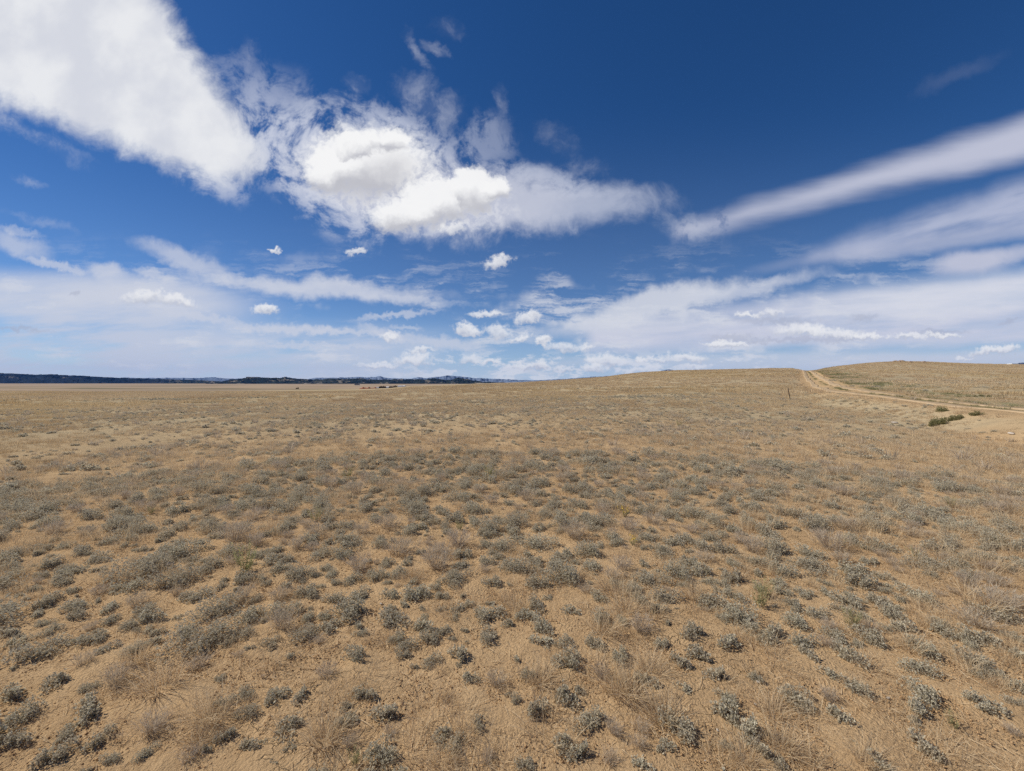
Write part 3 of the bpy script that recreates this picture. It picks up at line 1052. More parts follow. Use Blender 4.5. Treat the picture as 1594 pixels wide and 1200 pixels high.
def conifer_mesh(h, rad, seed, n=900):
    r_ = np.random.default_rng(seed)
    V, F = [], []
    for i in range(n):
        t = r_.uniform(0.06, 1) ** 0.8
        a = r_.uniform(0, math.tau)
        env = rad * (1 - t) ** 0.75 * (0.75 + 0.25 * math.sin(t * 40)) + 0.08
        q = env * r_.uniform(0.3, 1.05)
        c = np.array([math.cos(a) * q, math.sin(a) * q, t * h])
        L = rad * r_.uniform(0.22, 0.42)
        out = np.array([math.cos(a), math.sin(a), -0.25 + r_.uniform(-0.2, 0.25)])
        sd_ = np.array([-math.sin(a), math.cos(a), r_.uniform(-0.3, 0.3)])
        b = len(V)
        V += [c - out * L * 0.5, c + sd_ * L * 0.4, c + out * L, c - sd_ * L * 0.4]
        F += [(b, b + 1, b + 2, b + 3)]
    return np.array(V), np.array(F)


def conifer(loc, h, rad, seed, label, group):
    root = empty('conifer_tree', loc, seed)
    MB().tube((0, 0, -0.2), (0, 0, h * 0.85), h * 0.035, h * 0.008, 8).obj('trunk', M_BARK, root)
    V, F = conifer_mesh(h, rad, seed)
    link('crown', mesh_np('crown', V, F, M_CONIFER), root)
    return tag(root, label, 'tree', group)


D0 = 1000.0
mound('dirt_mound', plain_at(568, D0 - 60), 30, 12, 5.0, 1, M_REDDIRT, 'low red earth mound at the left end of the distant ranch', 'mound')
mound('dirt_mound', plain_at(574.5, D0 - 70), 20, 8, 5.2, 2, M_REDDIRT, 'tallest red-orange earth mound left of the dark ranch trees', 'mound')
mound('dirt_mound', plain_at(583.5, D0 - 60), 19, 9, 5.0, 3, M_REDDIRT, 'orange earth mound touching the dark ranch trees', 'mound')
house('farm_shed', plain_at(587.3, D0 + 12), 6.5, 5, 3.6, 1.4, M_PALEROOF, 0.3, 'small white shed between the orange mound and dark trees', 'shed', 1)
house('farm_house', plain_at(603.6, D0 - 4), 7.5, 6, 4.6, 1.8, M_PALEROOF, -0.2, 'white house standing among the dark ranch trees', 'house')
house('farm_house', plain_at(600, D0 + 30), 8, 6, 4.0, 1.6, M_DARKROOF, 0.2, 'pale house with a dark roof behind the ranch trees', 'house')
house('farm_shed', plain_at(622.5, D0 + 120), 10, 7, 6.0, 2.0, M_PALEROOF, 0.1, 'pale shed just right of the dark ranch trees', 'shed', 1)
house('farm_shed', plain_at(629, D0 + 130), 7, 6, 6.4, 2.0, M_PALEROOF, -0.2, 'white shed at the right end of the distant ranch', 'shed', 1)
house('barn', plain_at(556, 2300), 26, 14, 3.5, 4, M_DARKROOF, 0.1, 'long pale barn far out on the plain below the hills', 'barn')
M_BROWNWALL = plain_mat('brown_boards', (0.03, 0.018, 0.012), (0.018, 0.012, 0.010), rough=0.95, spec=0.0)
house('barn', plain_at(595.5, D0 - 25), 15, 8, 4.6, 2.2, M_DARKROOF, 0.05, 'dark brown barn at the left end of the ranch trees', 'barn', 2, M_BROWNWALL)
house('barn', plain_at(611.5, D0 - 20), 17, 8, 4.4, 2.4, M_DARKROOF, -0.06, 'dark brown barn at the right end of the ranch trees', 'barn', 2, M_BROWNWALL)
for i, (px, hh) in enumerate(((591.0, 5.2), (593.2, 6.4), (595.0, 5.5), (597.2, 6.6), (599.0, 5.2), (606.5, 5.0), (608.6, 6.2), (611.0, 5.4), (613.5, 6.6), (615.7, 7.4), (617.8, 6.0), (594.2, 4.6), (610, 4.4), (596.3, 4.2), (601.2, 2.2), (604.6, 2.0))):
    conifer((*plain_at(px, D0 - 8 + 9 * (i % 3))[:2], PLAIN), hh * 1.25, 2.5 + 0.4 * (i % 3), 20 + i, 'dark bushy evergreen in the row at the distant ranch', 'dark evergreens round the ranch')
for px, hh, D in ((464, 4.5, 1010), (461.5, 3.2, 1016)):
    conifer((*plain_at(px, D)[:2], PLAIN), hh, 2.4, int(px), 'taller of two lone dark trees on the plain' if hh > 4 else 'smaller of two lone dark trees on the plain', 'lone trees on the plain')

# ------------------------------------------------------------------ white trailer beyond the right-hand crest
def trailer():
    best = None
    for D in np.arange(215, 300, 1.0):                    # stand it where only the roof clears the crest
        x = (1577.0 - CX) / FPX * D
        e_ = abs(EYE + (CY - 565.8) / FPX * D - hz(x, D) - 2.7)
        if best is None or e_ < best[0]:
            best = (e_, D, x)
    _, D, x = best
    base, h = hz(x, D), 2.7
    print('trailer', best, base)
    root = empty('camper_trailer', (x, D, base), R(4))
    w, d = 5.2, 2.3
    b = MB()
    prof = [(-w / 2, 0.5), (-w / 2, h - 0.4), (-w / 2 + 0.4, h), (w / 2 - 0.5, h), (w / 2, h - 0.6), (w / 2 + 0.05, 0.9), (w / 2 - 0.4, 0.5)]
    v = [(a_, -d / 2, c_) for a_, c_ in prof] + [(a_, d / 2, c_) for a_, c_ in prof]
    n = len(prof)
    b.add(v, [tuple(range(n)), tuple(range(2 * n - 1, n - 1, -1))] + [((i + 1) % n, i, n + i, n + (i + 1) % n) for i in range(n)])
    b.obj('body', plain_mat('trailer_white', (0.82, 0.82, 0.80), rough=0.4), root)
    for x_ in (-1.6, 1.2):
        MB().box(x_ - 0.45, x_ + 0.45, -d / 2 - 0.03, -d / 2 - 0.004, 1.3, 1.9).obj('window', M_GLASS, root)
    MB().box(-0.45, 0.25, -d / 2 - 0.03, -d / 2 - 0.004, 0.55, 2.2).obj('door', plain_mat('trailer_door', (0.7, 0.7, 0.68)), root)
    m_tyre = plain_mat('tyre_rubber', (0.02, 0.02, 0.02))
    for sy in (-1, 1):
        for x_ in (-0.5, 0.5):
            MB().tube((x_, sy * d / 2 - 0.1, 0.34), (x_, sy * d / 2 + 0.1, 0.34), 0.34, 0.34, 18).obj('wheel', m_tyre, root)
    MB().tube((-w / 2, 0, 0.5), (-w / 2 - 1.2, 0, 0.5), 0.06, 0.05).obj('hitch', M_DOOR, root)
    tag(root, 'white camper trailer peeking over the grassy crest at the far right', 'trailer')


trailer()
# ------------------------------------------------------------------ plants: meshes
def leaf_mat(name, cols, drift=False):
    def fn(k):
        t = attr(k, 'tint')
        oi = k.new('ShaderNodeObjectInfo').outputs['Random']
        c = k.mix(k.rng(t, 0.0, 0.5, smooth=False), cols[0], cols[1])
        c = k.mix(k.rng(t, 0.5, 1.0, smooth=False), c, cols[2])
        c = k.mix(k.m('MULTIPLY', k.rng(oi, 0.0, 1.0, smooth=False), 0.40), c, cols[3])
        if drift:                                          # whole patches of the prairie are yellower, greyer or pinker
            p = k.new('ShaderNodeNewGeometry').outputs['Position']
            n = k.noise(k.tmap(p, (0, 0, 0), (0, 0, R(20)), (1.0, 1.8, 1)), 0.07, 4, 0.6)
            n2 = k.noise(p, 0.022, 4, 0.6)
            c = k.mix(k.rng(n, 0.42, 0.62, 0, 0.55), c, k.mix(1.0, c, (0.72, 0.66, 0.62), 'MULTIPLY'))
            c = k.mix(k.rng(n2, 0.45, 0.6, 0, 0.6), c, k.mix(1.0, c, (0.95, 0.93, 0.78), 'MULTIPLY'))
        return c
    m_ = material(name, fn, 0.85, 0.0)
    nt = m_.node_tree                                      # thin leaves let some light through
    b = next(n for n in nt.nodes if n.bl_idname == 'ShaderNodeBsdfPrincipled')
    o = next(n for n in nt.nodes if n.bl_idname == 'ShaderNodeOutputMaterial')
    t_, mx = nt.nodes.new('ShaderNodeBsdfTranslucent'), nt.nodes.new('ShaderNodeMixShader')
    nt.links.new(b.inputs['Base Color'].links[0].from_socket, t_.inputs['Color'])
    mx.inputs[0].default_value = 0.34
    nt.links.new(b.outputs[0], mx.inputs[1])
    nt.links.new(t_.outputs[0], mx.inputs[2])
    nt.links.new(mx.outputs[0], o.inputs[0])
    return m_


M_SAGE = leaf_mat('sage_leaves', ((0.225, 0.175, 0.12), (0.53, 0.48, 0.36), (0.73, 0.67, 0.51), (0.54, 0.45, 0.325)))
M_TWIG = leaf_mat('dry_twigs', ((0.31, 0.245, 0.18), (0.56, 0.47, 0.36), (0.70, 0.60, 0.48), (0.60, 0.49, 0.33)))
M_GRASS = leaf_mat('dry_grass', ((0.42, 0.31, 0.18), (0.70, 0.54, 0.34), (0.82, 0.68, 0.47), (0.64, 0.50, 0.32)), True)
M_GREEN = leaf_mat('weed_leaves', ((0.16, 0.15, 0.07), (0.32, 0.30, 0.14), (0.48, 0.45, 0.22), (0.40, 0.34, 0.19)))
M_JUNI = leaf_mat('bush_leaves', ((0.13, 0.115, 0.055), (0.25, 0.235, 0.11), (0.38, 0.36, 0.18), (0.30, 0.25, 0.13)))
M_BLOOM = plain_mat('yellow_blooms', (0.70, 0.48, 0.04), (0.62, 0.40, 0.05), 20)
M_STONE = plain_mat('pale_stone', (0.62, 0.55, 0.46), (0.45, 0.38, 0.31), 12, 0.9, 0.2, 0.6)
M_ROCK = plain_mat('outcrop_rock', (0.36, 0.25, 0.17), (0.22, 0.16, 0.12), 1.6, 0.95, 0.1, 1.0)
M_CLOD = plain_mat('soil_clods', (0.50, 0.32, 0.165), (0.42, 0.265, 0.135), 6, 0.95, 0.05)


def unit(v):
    return v / np.maximum(np.linalg.norm(v, axis=-1, keepdims=True), 1e-9)


def lobed(r_, n, rx, ry, hgt, lobes):
    """points through a clumpy cushion: returns position, outward direction, depth 0 (inside) .. 1 (skin)"""
    c = np.c_[r_.uniform(-0.62, 0.62, lobes) * rx, r_.uniform(-0.62, 0.62, lobes) * ry, np.zeros(lobes)]
    lr = r_.uniform(0.30, 0.66, lobes)
    li = r_.integers(0, lobes, n)
    d = unit(r_.standard_normal((n, 3)))
    d[:, 2] = np.abs(d[:, 2])
    q = r_.uniform(0.1, 1.0, n) ** 0.5 * np.where(r_.uniform(0, 1, n) < 0.12, 1.25, 1.0)
    p = c[li] + d * (q * lr[li])[:, None] * np.c_[np.full(n, rx), np.full(n, ry), hgt * r_.uniform(0.75, 1.25, lobes)[li] / lr[li]]
    return p, d, q


def cushion(seed, rad, hgt, n, leaf, per, lobes=4):
    """a sage cushion: rosettes of short narrow leaves over woody stems"""
    r_ = np.random.default_rng(seed)
    rx, ry = rad, rad * r_.uniform(0.65, 1.0)
    p, d, q = lobed(r_, n, rx, ry, hgt, lobes)
    N_ = n * per
    P = np.repeat(p, per, 0)
    D = unit(np.repeat(d * [1, 1, 1] + [0, 0, 0.5], per, 0) + 0.75 * r_.standard_normal((N_, 3)))
    D[:, 2] = np.where(P[:, 2] < leaf, np.abs(D[:, 2]), D[:, 2])
    S = unit(np.cross(D, r_.standard_normal((N_, 3))))
    L = leaf * r_.uniform(0.6, 1.3, N_)[:, None]
    Wd = L * r_.uniform(0.16, 0.26, N_)[:, None]
    b = P
    V = np.stack([b - S * Wd * 0.4, b + S * Wd * 0.4, b + D * L * 0.6 + S * Wd, b + D * L, b + D * L * 0.6 - S * Wd], 1)
    F = (np.arange(N_) * 5)[:, None] + np.array([0, 1, 2, 3, 4])
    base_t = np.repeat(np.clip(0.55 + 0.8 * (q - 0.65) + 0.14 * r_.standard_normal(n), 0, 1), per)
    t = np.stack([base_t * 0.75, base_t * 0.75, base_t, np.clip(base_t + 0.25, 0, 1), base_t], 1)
    # stems
    m_ = max(8, n // 12)
    e_ = p[r_.integers(0, n, m_)] * 0.9
    s0 = np.c_[e_[:, :2] * 0.2, np.zeros(m_)]
    side = unit(np.cross(e_ - s0, r_.standard_normal((m_, 3)))) * 0.0016
    VS = np.stack([s0 - side, s0 + side, e_ + side * 0.5, e_ - side * 0.5], 1)
    FS = N_ * 5 + (np.arange(m_) * 4)[:, None] + np.array([0, 1, 2, 3])
    V = np.concatenate([V.reshape(-1, 3), VS.reshape(-1, 3)])
    t = np.concatenate([t.ravel(), np.full(m_ * 4, 0.05)])
    V[:, 2] = np.maximum(V[:, 2], 0.0)
    return V, [F, FS], t


def blades(r_, base, dirs, L, wd, droop, seg=3, tlo=0.2, thi=0.9):
    """curved tapering blades; base, dirs (n,3)"""
    n = len(base)
    side = unit(np.cross(dirs, r_.standard_normal((n, 3))))
    out, tt = [], []
    pos = base.copy()
    d = dirs.copy()
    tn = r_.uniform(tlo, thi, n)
    for i in range(seg + 1):
        f = i / seg
        w_ = (wd * (1 - 0.85 * f))[:, None]
        out += [pos - side * w_, pos + side * w_]
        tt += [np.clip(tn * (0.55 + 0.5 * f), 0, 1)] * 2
        pos = pos + d * (L / seg)[:, None]
        d = unit(d + np.array([0, 0, -1.0]) * (droop / seg)[:, None] + 0.08 * r_.standard_normal((n, 3)))
        pos[:, 2] = np.maximum(pos[:, 2], 0.002)
    V = np.stack(out, 1)
    k_ = 2 * (seg + 1)
    idx = np.arange(n)[:, None] * k_
    F = np.concatenate([idx + np.array([2 * i, 2 * i + 1, 2 * i + 3, 2 * i + 2]) for i in range(seg)])
    return V.reshape(-1, 3), F, np.stack(tt, 1).ravel()


def tuft(seed, spread, L, n, wd=0.0011, lean=0.55, droop=0.9, seg=3, tlo=0.2, thi=0.95):
    r_ = np.random.default_rng(seed)
    a = r_.uniform(0, math.tau, n)
    q = spread * np.sqrt(r_.uniform(0, 1, n))
    base = np.c_[np.cos(a) * q, np.sin(a) * q, np.zeros(n)]
    a2 = a + r_.normal(0, 0.8, n)
    ln = np.abs(r_.normal(0, lean, n))
    d = unit(np.c_[np.cos(a2) * ln, np.sin(a2) * ln, np.ones(n)])
    return blades(r_, base, d, L * r_.uniform(0.45, 1.15, n), wd * r_.uniform(0.6, 1.4, n), droop * r_.uniform(0.2, 1.4, n), seg, tlo, thi)


def brush(seed, rad, hgt, n):
    """an airy grey brush of fine dead stems that fork towards the tips"""
    r_ = np.random.default_rng(seed)
    a = r_.uniform(0, math.tau, n)
    q = rad * 0.35 * np.sqrt(r_.uniform(0, 1, n))
    base = np.c_[np.cos(a) * q, np.sin(a) * q * 0.8, np.zeros(n)]
    a2 = a + r_.normal(0, 0.5, n)
    ln = np.abs(r_.normal(0, 0.9, n)) * rad / hgt * 0.6
    d = unit(np.c_[np.cos(a2) * ln, np.sin(a2) * ln, np.ones(n)])
    L = hgt * r_.uniform(0.6, 1.15, n) * (1 + 0.35 * ln)
    V, F, t = blades(r_, base, d, L, np.full(n, 0.0011), np.full(n, 0.25), 3, 0.2, 0.75)
    tips = base + d * (L * 0.62)[:, None]
    m_ = n * 4
    tb = np.repeat(tips, 4, 0)
    td = unit(np.repeat(d, 4, 0) + 0.65 * r_.standard_normal((m_, 3)))
    V2, F2, t2 = blades(r_, tb, td, hgt * r_.uniform(0.15, 0.42, m_), np.full(m_, 0.0010), np.full(m_, 0.1), 2, 0.4, 1.0)
    return np.concatenate([V, V2]), [F, F2 + len(V)], np.concatenate([t, t2])


def weed(seed, hgt, n=14, leaf=0.016, spread=0.03):
    """upright green weed: stems clothed with narrow leaves; returns stem part and leaf part"""
    r_ = np.random.default_rng(seed)
    a = r_.uniform(0, math.tau, n)
    base = np.c_[np.cos(a) * spread, np.sin(a) * spread, np.zeros(n)] * r_.uniform(0, 1, (n, 1))
    d = unit(np.c_[np.cos(a) * 0.35, np.sin(a) * 0.35, np.ones(n)] + 0.12 * r_.standard_normal((n, 3)))
    L = hgt * r_.uniform(0.6, 1.1, n)
    S = blades(r_, base, d, L, np.full(n, 0.0016), np.full(n, 0.15), 3, 0.3, 0.7)
    m_ = 26
    f = r_.uniform(0.15, 1, (n, m_))
    P = (base[:, None] + d[:, None] * (L[:, None] * f)[..., None]).reshape(-1, 3)
    D = unit(np.repeat(d, m_, 0) * 0.7 + 0.8 * r_.standard_normal((n * m_, 3)))
    N_ = len(P)
    sd_ = unit(np.cross(D, r_.standard_normal((N_, 3))))
    Lf = (leaf * r_.uniform(0.6, 1.3, N_) * (1.2 - 0.5 * f.ravel()))[:, None]
    V = np.stack([P, P + D * Lf * 0.5 + sd_ * Lf * 0.16, P + D * Lf, P + D * Lf * 0.5 - sd_ * Lf * 0.16], 1).reshape(-1, 3)
    V[:, 2] = np.maximum(V[:, 2], 0.0)
    F = (np.arange(N_) * 4)[:, None] + np.array([0, 1, 2, 3])
    t = np.repeat(np.clip(0.3 + 0.6 * f.ravel() + 0.15 * r_.standard_normal(N_), 0, 1), 4)
    return S, (V, F, t), base + d * L[:, None]


def pm(name, data, mat):
    V, F, t = data
    return mesh_np(name, V, F, mat, {'tint': t})


def stone_mesh(seed, amp=0.25, sub=3, flat=0.55):
    import bmesh
    bm = bmesh.new()
    bmesh.ops.create_icosphere(bm, subdivisions=sub, radius=0.5)
    r_ = np.random.default_rng(seed)
    ax = [Vector(r_.standard_normal(3)).normalized() for _ in range(7)]
    cut = [r_.uniform(0.26, 0.44) for _ in ax]
    for v in bm.verts:
        for a_, c_ in zip(ax, cut):
            q = v.co.dot(a_)
            if q > c_:
                v.co -= a_ * (q - c_) * 0.9
        v.co *= 1 + amp * 0.15 * math.sin(v.co.x * 17 + seed) * math.sin(v.co.y * 13)
        v.co.z *= flat
    me = bpy.data.meshes.new('stone')
    bm.to_mesh(me)
    bm.free()
    return me


# size classes: radius 1 corresponds to half the plant's width
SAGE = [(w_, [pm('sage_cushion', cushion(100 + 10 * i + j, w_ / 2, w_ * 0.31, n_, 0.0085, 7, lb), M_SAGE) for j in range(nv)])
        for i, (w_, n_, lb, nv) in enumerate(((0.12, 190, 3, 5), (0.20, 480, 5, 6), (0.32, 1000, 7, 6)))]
SAGE_FAR = [pm('sage_cushion_far', cushion(160 + j, 0.12, 0.052, 80, 0.024, 5, 4), M_SAGE) for j in range(5)]
BRUSH = [pm('dry_brush', brush(200 + j, 0.12, 0.10, 110), M_TWIG) for j in range(5)]
BRUSH_FAR = [pm('dry_brush_far', tuft(210 + j, 0.05, 0.14, 60, 0.003, 0.8, 0.3, 2), M_TWIG) for j in range(3)]
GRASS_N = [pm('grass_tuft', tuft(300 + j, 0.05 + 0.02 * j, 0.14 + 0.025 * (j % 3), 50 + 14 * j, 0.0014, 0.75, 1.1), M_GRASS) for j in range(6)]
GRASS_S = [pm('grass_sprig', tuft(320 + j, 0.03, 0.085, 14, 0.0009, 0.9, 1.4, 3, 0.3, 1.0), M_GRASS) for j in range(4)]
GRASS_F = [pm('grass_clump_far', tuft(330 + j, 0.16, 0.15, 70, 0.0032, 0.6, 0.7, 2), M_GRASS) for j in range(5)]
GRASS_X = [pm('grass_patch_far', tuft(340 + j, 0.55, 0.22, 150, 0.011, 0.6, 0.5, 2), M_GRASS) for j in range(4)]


def litter(seed, n=16):
    r_ = np.random.default_rng(seed)
    p = np.c_[r_.uniform(-0.15, 0.15, (n, 2)), np.full(n, 0.003)]
    a = r_.uniform(0, math.tau, n)
    d = np.c_[np.cos(a), np.sin(a), r_.uniform(0, 0.25, n)]
    return blades(r_, p, unit(d), r_.uniform(0.02, 0.09, n), r_.uniform(0.0007, 0.0016, n), np.full(n, 0.3), 2, 0.1, 1.0)


LITTER = [pm('straw_litter', litter(400 + j), M_GRASS) for j in range(4)]


def clods(seed, n=16):
    r_ = np.random.default_rng(seed)
    Vs, Fs = [], []
    oc = np.array([(1, 0, 0), (-1, 0, 0), (0, 1, 0), (0, -1, 0), (0, 0, 1), (0, 0, -0.4)], float)
    of = np.array([(0, 2, 4), (2, 1, 4), (1, 3, 4), (3, 0, 4), (2, 0, 5), (1, 2, 5), (3, 1, 5), (0, 3, 5)])
    for i in range(n):
        s_ = 0.0025 + 0.0065 * r_.uniform(0, 1) ** 3
        v = oc * r_.uniform(0.6, 1.2, (6, 3)) * s_
        a = r_.uniform(0, math.tau)
        v = v @ np.array([[math.cos(a), -math.sin(a), 0], [math.sin(a), math.cos(a), 0], [0, 0, 1]])
        Fs.append(of + 6 * i)
        Vs.append(v + [r_.uniform(-0.15, 0.15), r_.uniform(-0.15, 0.15), s_ * 0.25])
    return mesh_np('soil_crumbs', np.concatenate(Vs), np.concatenate(Fs), M_CLOD)


CLODS = [clods(420 + j, 34) for j in range(4)]

# ------------------------------------------------------------------ plants: the ones read off the photograph
PHOTO = {
    (0, 900): 's430,210,210 s240,240,160 t620,110,170 s670,220,170 t850,190,200 s960,280,170 s1330,260,330 t1500,160,200 s440,100,150 s280,300,100 s330,360,150 s100,440,180 s250,500,330 s90,580,120 s780,330,130 '
              't560,330,140 s600,400,200 s680,460,160 s830,470,130 s960,420,150 t1230,580,200 s1560,460,120 t1480,500,100 t520,560,180 s300,690,200 s100,760,240 t720,680,250 s540,860,250 s150,910,280 s1420,790,150 '
              's1530,740,100 s1530,870,130 g1000,740,300 s1380,1030,150 s1560,1100,160 t960,1000,280 s640,1030,180 s420,1010,150 s330,1170,300 s900,1130,130 s680,1170,130 g1250,1060,200 s1290,1100,120 t1180,1150,200',
    (400, 900): 's60,50,110 s320,130,170 t140,150,180 s170,250,200 s310,270,100 s620,150,190 s800,85,60 s580,270,250 s640,325,130 s90,450,180 s300,380,180 s1020,220,90 s1150,215,100 s1290,210,140 s1470,50,120 '
                's1440,180,90 s1550,300,120 s1050,350,150 s920,460,120 s900,520,130 s620,540,200 t430,640,170 s120,780,160 s260,770,140 s1080,560,110 s1270,500,160 s1210,400,80 s1310,680,130 t1480,700,180 s1550,740,60 '
                's800,890,190 s550,830,80 s550,940,160 g420,1080,280 s150,990,230 s40,1050,110 s1120,1050,170 s1380,980,140 s1240,1110,160 s800,1160,240 t830,1020,150 t1430,1170,140 s100,1196,120 s200,1090,100 w600,1190,120',
    (800, 900): 's210,145,110 t440,100,110 g620,130,200 s900,240,150 s180,350,200 s360,230,130 s330,580,220 t540,640,150 s660,530,180 s840,700,190 s1220,190,190 w1520,200,160 s1320,450,170 s1100,380,200 s1020,560,150 '
                's1150,510,160 s1240,640,180 s1500,640,90 s300,830,190 s480,960,220 t620,1000,160 t790,980,140 s1040,1010,310 s1340,900,220 s1450,1010,230 s940,1100,150 t780,1080,140 s270,1090,160 s400,1150,190 s80,1196,120 '
                's1540,1130,180 t600,1190,150 g720,790,250 g700,250,200 s1320,1070,90 t1400,1140,100 s1540,400,160',
    (1194, 900): 's230,130,180 s690,160,150 s930,150,260 t1240,60,200 t1300,330,350 s860,340,180 t640,330,130 w520,320,130 t380,330,150 s60,380,160 s40,190,80 s510,530,250 t380,440,140 s960,480,260 s1280,560,260 s1420,620,120 '
                 's1540,690,180 s540,730,230 s220,820,280 t380,770,150 s930,600,220 s980,780,300 s1330,830,270 t1520,990,160 s960,1090,260 w1170,950,100 s540,1060,100 s60,1180,130 s690,1196,220 t80,1040,100 s1540,400,140',
}
items = []                                               # (kind, x, y, width)
for (ox, oy), txt in PHOTO.items():
    for q in txt.split():
        zx, zy, zw = (float(v) for v in q[1:].split(','))
        x, y, _ = spot(ox + zx / 3.985, oy + zy / 3.985)
        D = y
        w_ = zw / 3.985 / FPX * D
        u = (ox + zx / 3.985 - CX) / FPX
        w_ = w_ / (1 + 0.25 * abs(u) ** 1.5)             # the wide lens stretches things near the frame's sides
        n_ = math.hypot(x, y)
        items.append((q[0], x + x / n_ * w_ * 0.3, y + y / n_ * w_ * 0.3, w_))
# a few bright ones farther out: yellow-green and yellow-flowering weeds
for px, py, wpx, kd in ((973, 806, 16, 'y'), (715, 826, 18, 'w'), (1536, 500 + 1e9, 0, ''), (380, 890, 46, 'w'), (490, 812, 22, 'w'), (235, 800, 14, 'w'), (985, 850, 14, 'y'), (990, 900, 0, ''), (1328, 975, 26, 'w'), (1190, 930, 30, 'w'),
                        (540, 745, 20, 'w'), (1058, 665, 12, 'w'), (1480, 790, 18, 'w'), (1312, 850, 16, 'w'), (1425, 870, 20, 'w'), (760, 745, 22, 'w')):
    if kd:
        x, y, _ = spot(px, py)
        items.append((kd, x, y, wpx / FPX * y))

# ------------------------------------------------------------------ plants: the rest scattered with the photograph's density
HALF = R(70)                                            # wider than the frame, so a step to the side still sees prairie
BACK = 2.5


def scatter(n, r0, r1, seed, dens=None, minkeep=0.0):
    r_ = np.random.default_rng(seed)
    n = int(n * 1.25 * ((r1 + BACK) ** 2 - r0 * r0) / (r1 * r1 - r0 * r0))
    a = r_.uniform(-HALF, HALF, n)
    r = np.sqrt(r_.uniform(r0 * r0, (r1 + BACK) ** 2, n))
    x, y = r * np.sin(a), r * np.cos(a) - BACK
    r = np.hypot(x, y)
    if r0 > 2:
        k0 = (r >= r0) & (y > 1)
        x, y, r = x[k0], y[k0], r[k0]
    if dens is not None:
        keep = r_.uniform(0, 1, len(x)) < dens(x, y, r)
        x, y = x[keep], y[keep]
    return x, y


def patchy(x, y, wl, seed, lo, hi):
    return np.clip(lo + (hi - lo) * (0.5 + 0.55 * wob(x, y, wl, seed)), 0, 1)


def off_road(x, y, r=None):
    d = road_dist(x, y)
    rut = (np.abs(np.abs(d) - 1.1) < 0.66)
    verge = (np.abs(d) < 2.3) & (np.random.default_rng(len(x)).uniform(0, 1, len(x)) < 0.93)
    shoulder = (d > 0) & (d < 4.2) & (x / y > 1.02) & (np.random.default_rng(len(x) + 1).uniform(0, 1, len(x)) < 0.75)
    return ~(rut | verge | shoulder)


hand = np.array([(i[1], i[2], i[3]) for i in items])


def thin(x, y, w, grid=None, gap=0.40):
    """drop plants that would sit on top of an earlier one"""
    cell = 0.4
    tab = {}
    keep = np.zeros(len(x), bool)
    for hx, hy, hw in hand:
        tab.setdefault((int(hx // cell), int(hy // cell)), []).append((hx, hy, hw))
    for i in range(len(x)):
        cx_, cy_ = int(x[i] // cell), int(y[i] // cell)
        ok = True
        for dx in (-1, 0, 1):
            for dy in (-1, 0, 1):
                for (ax_, ay_, aw_) in tab.get((cx_ + dx, cy_ + dy), ()):
                    if (x[i] - ax_) ** 2 + (y[i] - ay_) ** 2 < (gap * (w[i] + aw_)) ** 2:
                        ok = False
                        break
                if not ok:
                    break
            if not ok:
                break
        if ok:
            keep[i] = True
            tab.setdefault((cx_, cy_), []).append((x[i], y[i], w[i]))
    return keep


rs = np.random.default_rng(77)


def frame_px(x, y, h=0.0):
    return CX + FPX * x / y, CY + FPX * EYE / y


def sage_density(x, y, r):
    c = patchy(x, y, 1.3, 61, 0.30, 1.0) * patchy(x, y, 7, 62, 0.7, 1.05)
    right = np.clip((x / np.maximum(y, 0.1) - 0.55) / 0.5, 0, 1) * np.clip((r - 5) / 6, 0, 1)
    return c * (1 - 0.55 * right)


# near field: every plant placed, largest in the picture become objects of their own
n_near = 15000
x, y = scatter(n_near, 1.2, 9.5, 501, sage_density)
w = np.exp(rs.normal(math.log(0.125), 0.5, len(x))).clip(0.04, 0.36)
o_ = np.argsort(-w)
x, y, w = x[o_], y[o_], w[o_]
inpic = (y < 1.55) | (CY + FPX * EYE / np.maximum(y, 0.01) < 1010) | (np.abs(x) > 1.32 * y)                         # the strip nearest the camera is the one read off the photograph
extra = rs.uniform(0, 1, len(x)) < 0.30
kp = (inpic | (extra & (w < 0.14)))
x, y, w = x[kp], y[kp], w[kp]
kp = thin(x, y, w)
x, y, w = x[kp], y[kp], w[kp]
kind = np.where(rs.uniform(0, 1, len(x)) < 0.17 + 0.2 * wob(x, y, 3, 69), 't', 's')
for q in range(len(x)):
    items.append((kind[q], x[q], y[q], w[q]))
print('near plants', len(items))


def vis_size(it):
    if it[2] < 0.5:
        return 0
    px, py = frame_px(it[1], it[2])
    if px < -25 or px > 1620 or py > 1225:
        return 0
    return it[3] / it[2] * FPX


def inst_index(sets):
    pass


GEO = {}


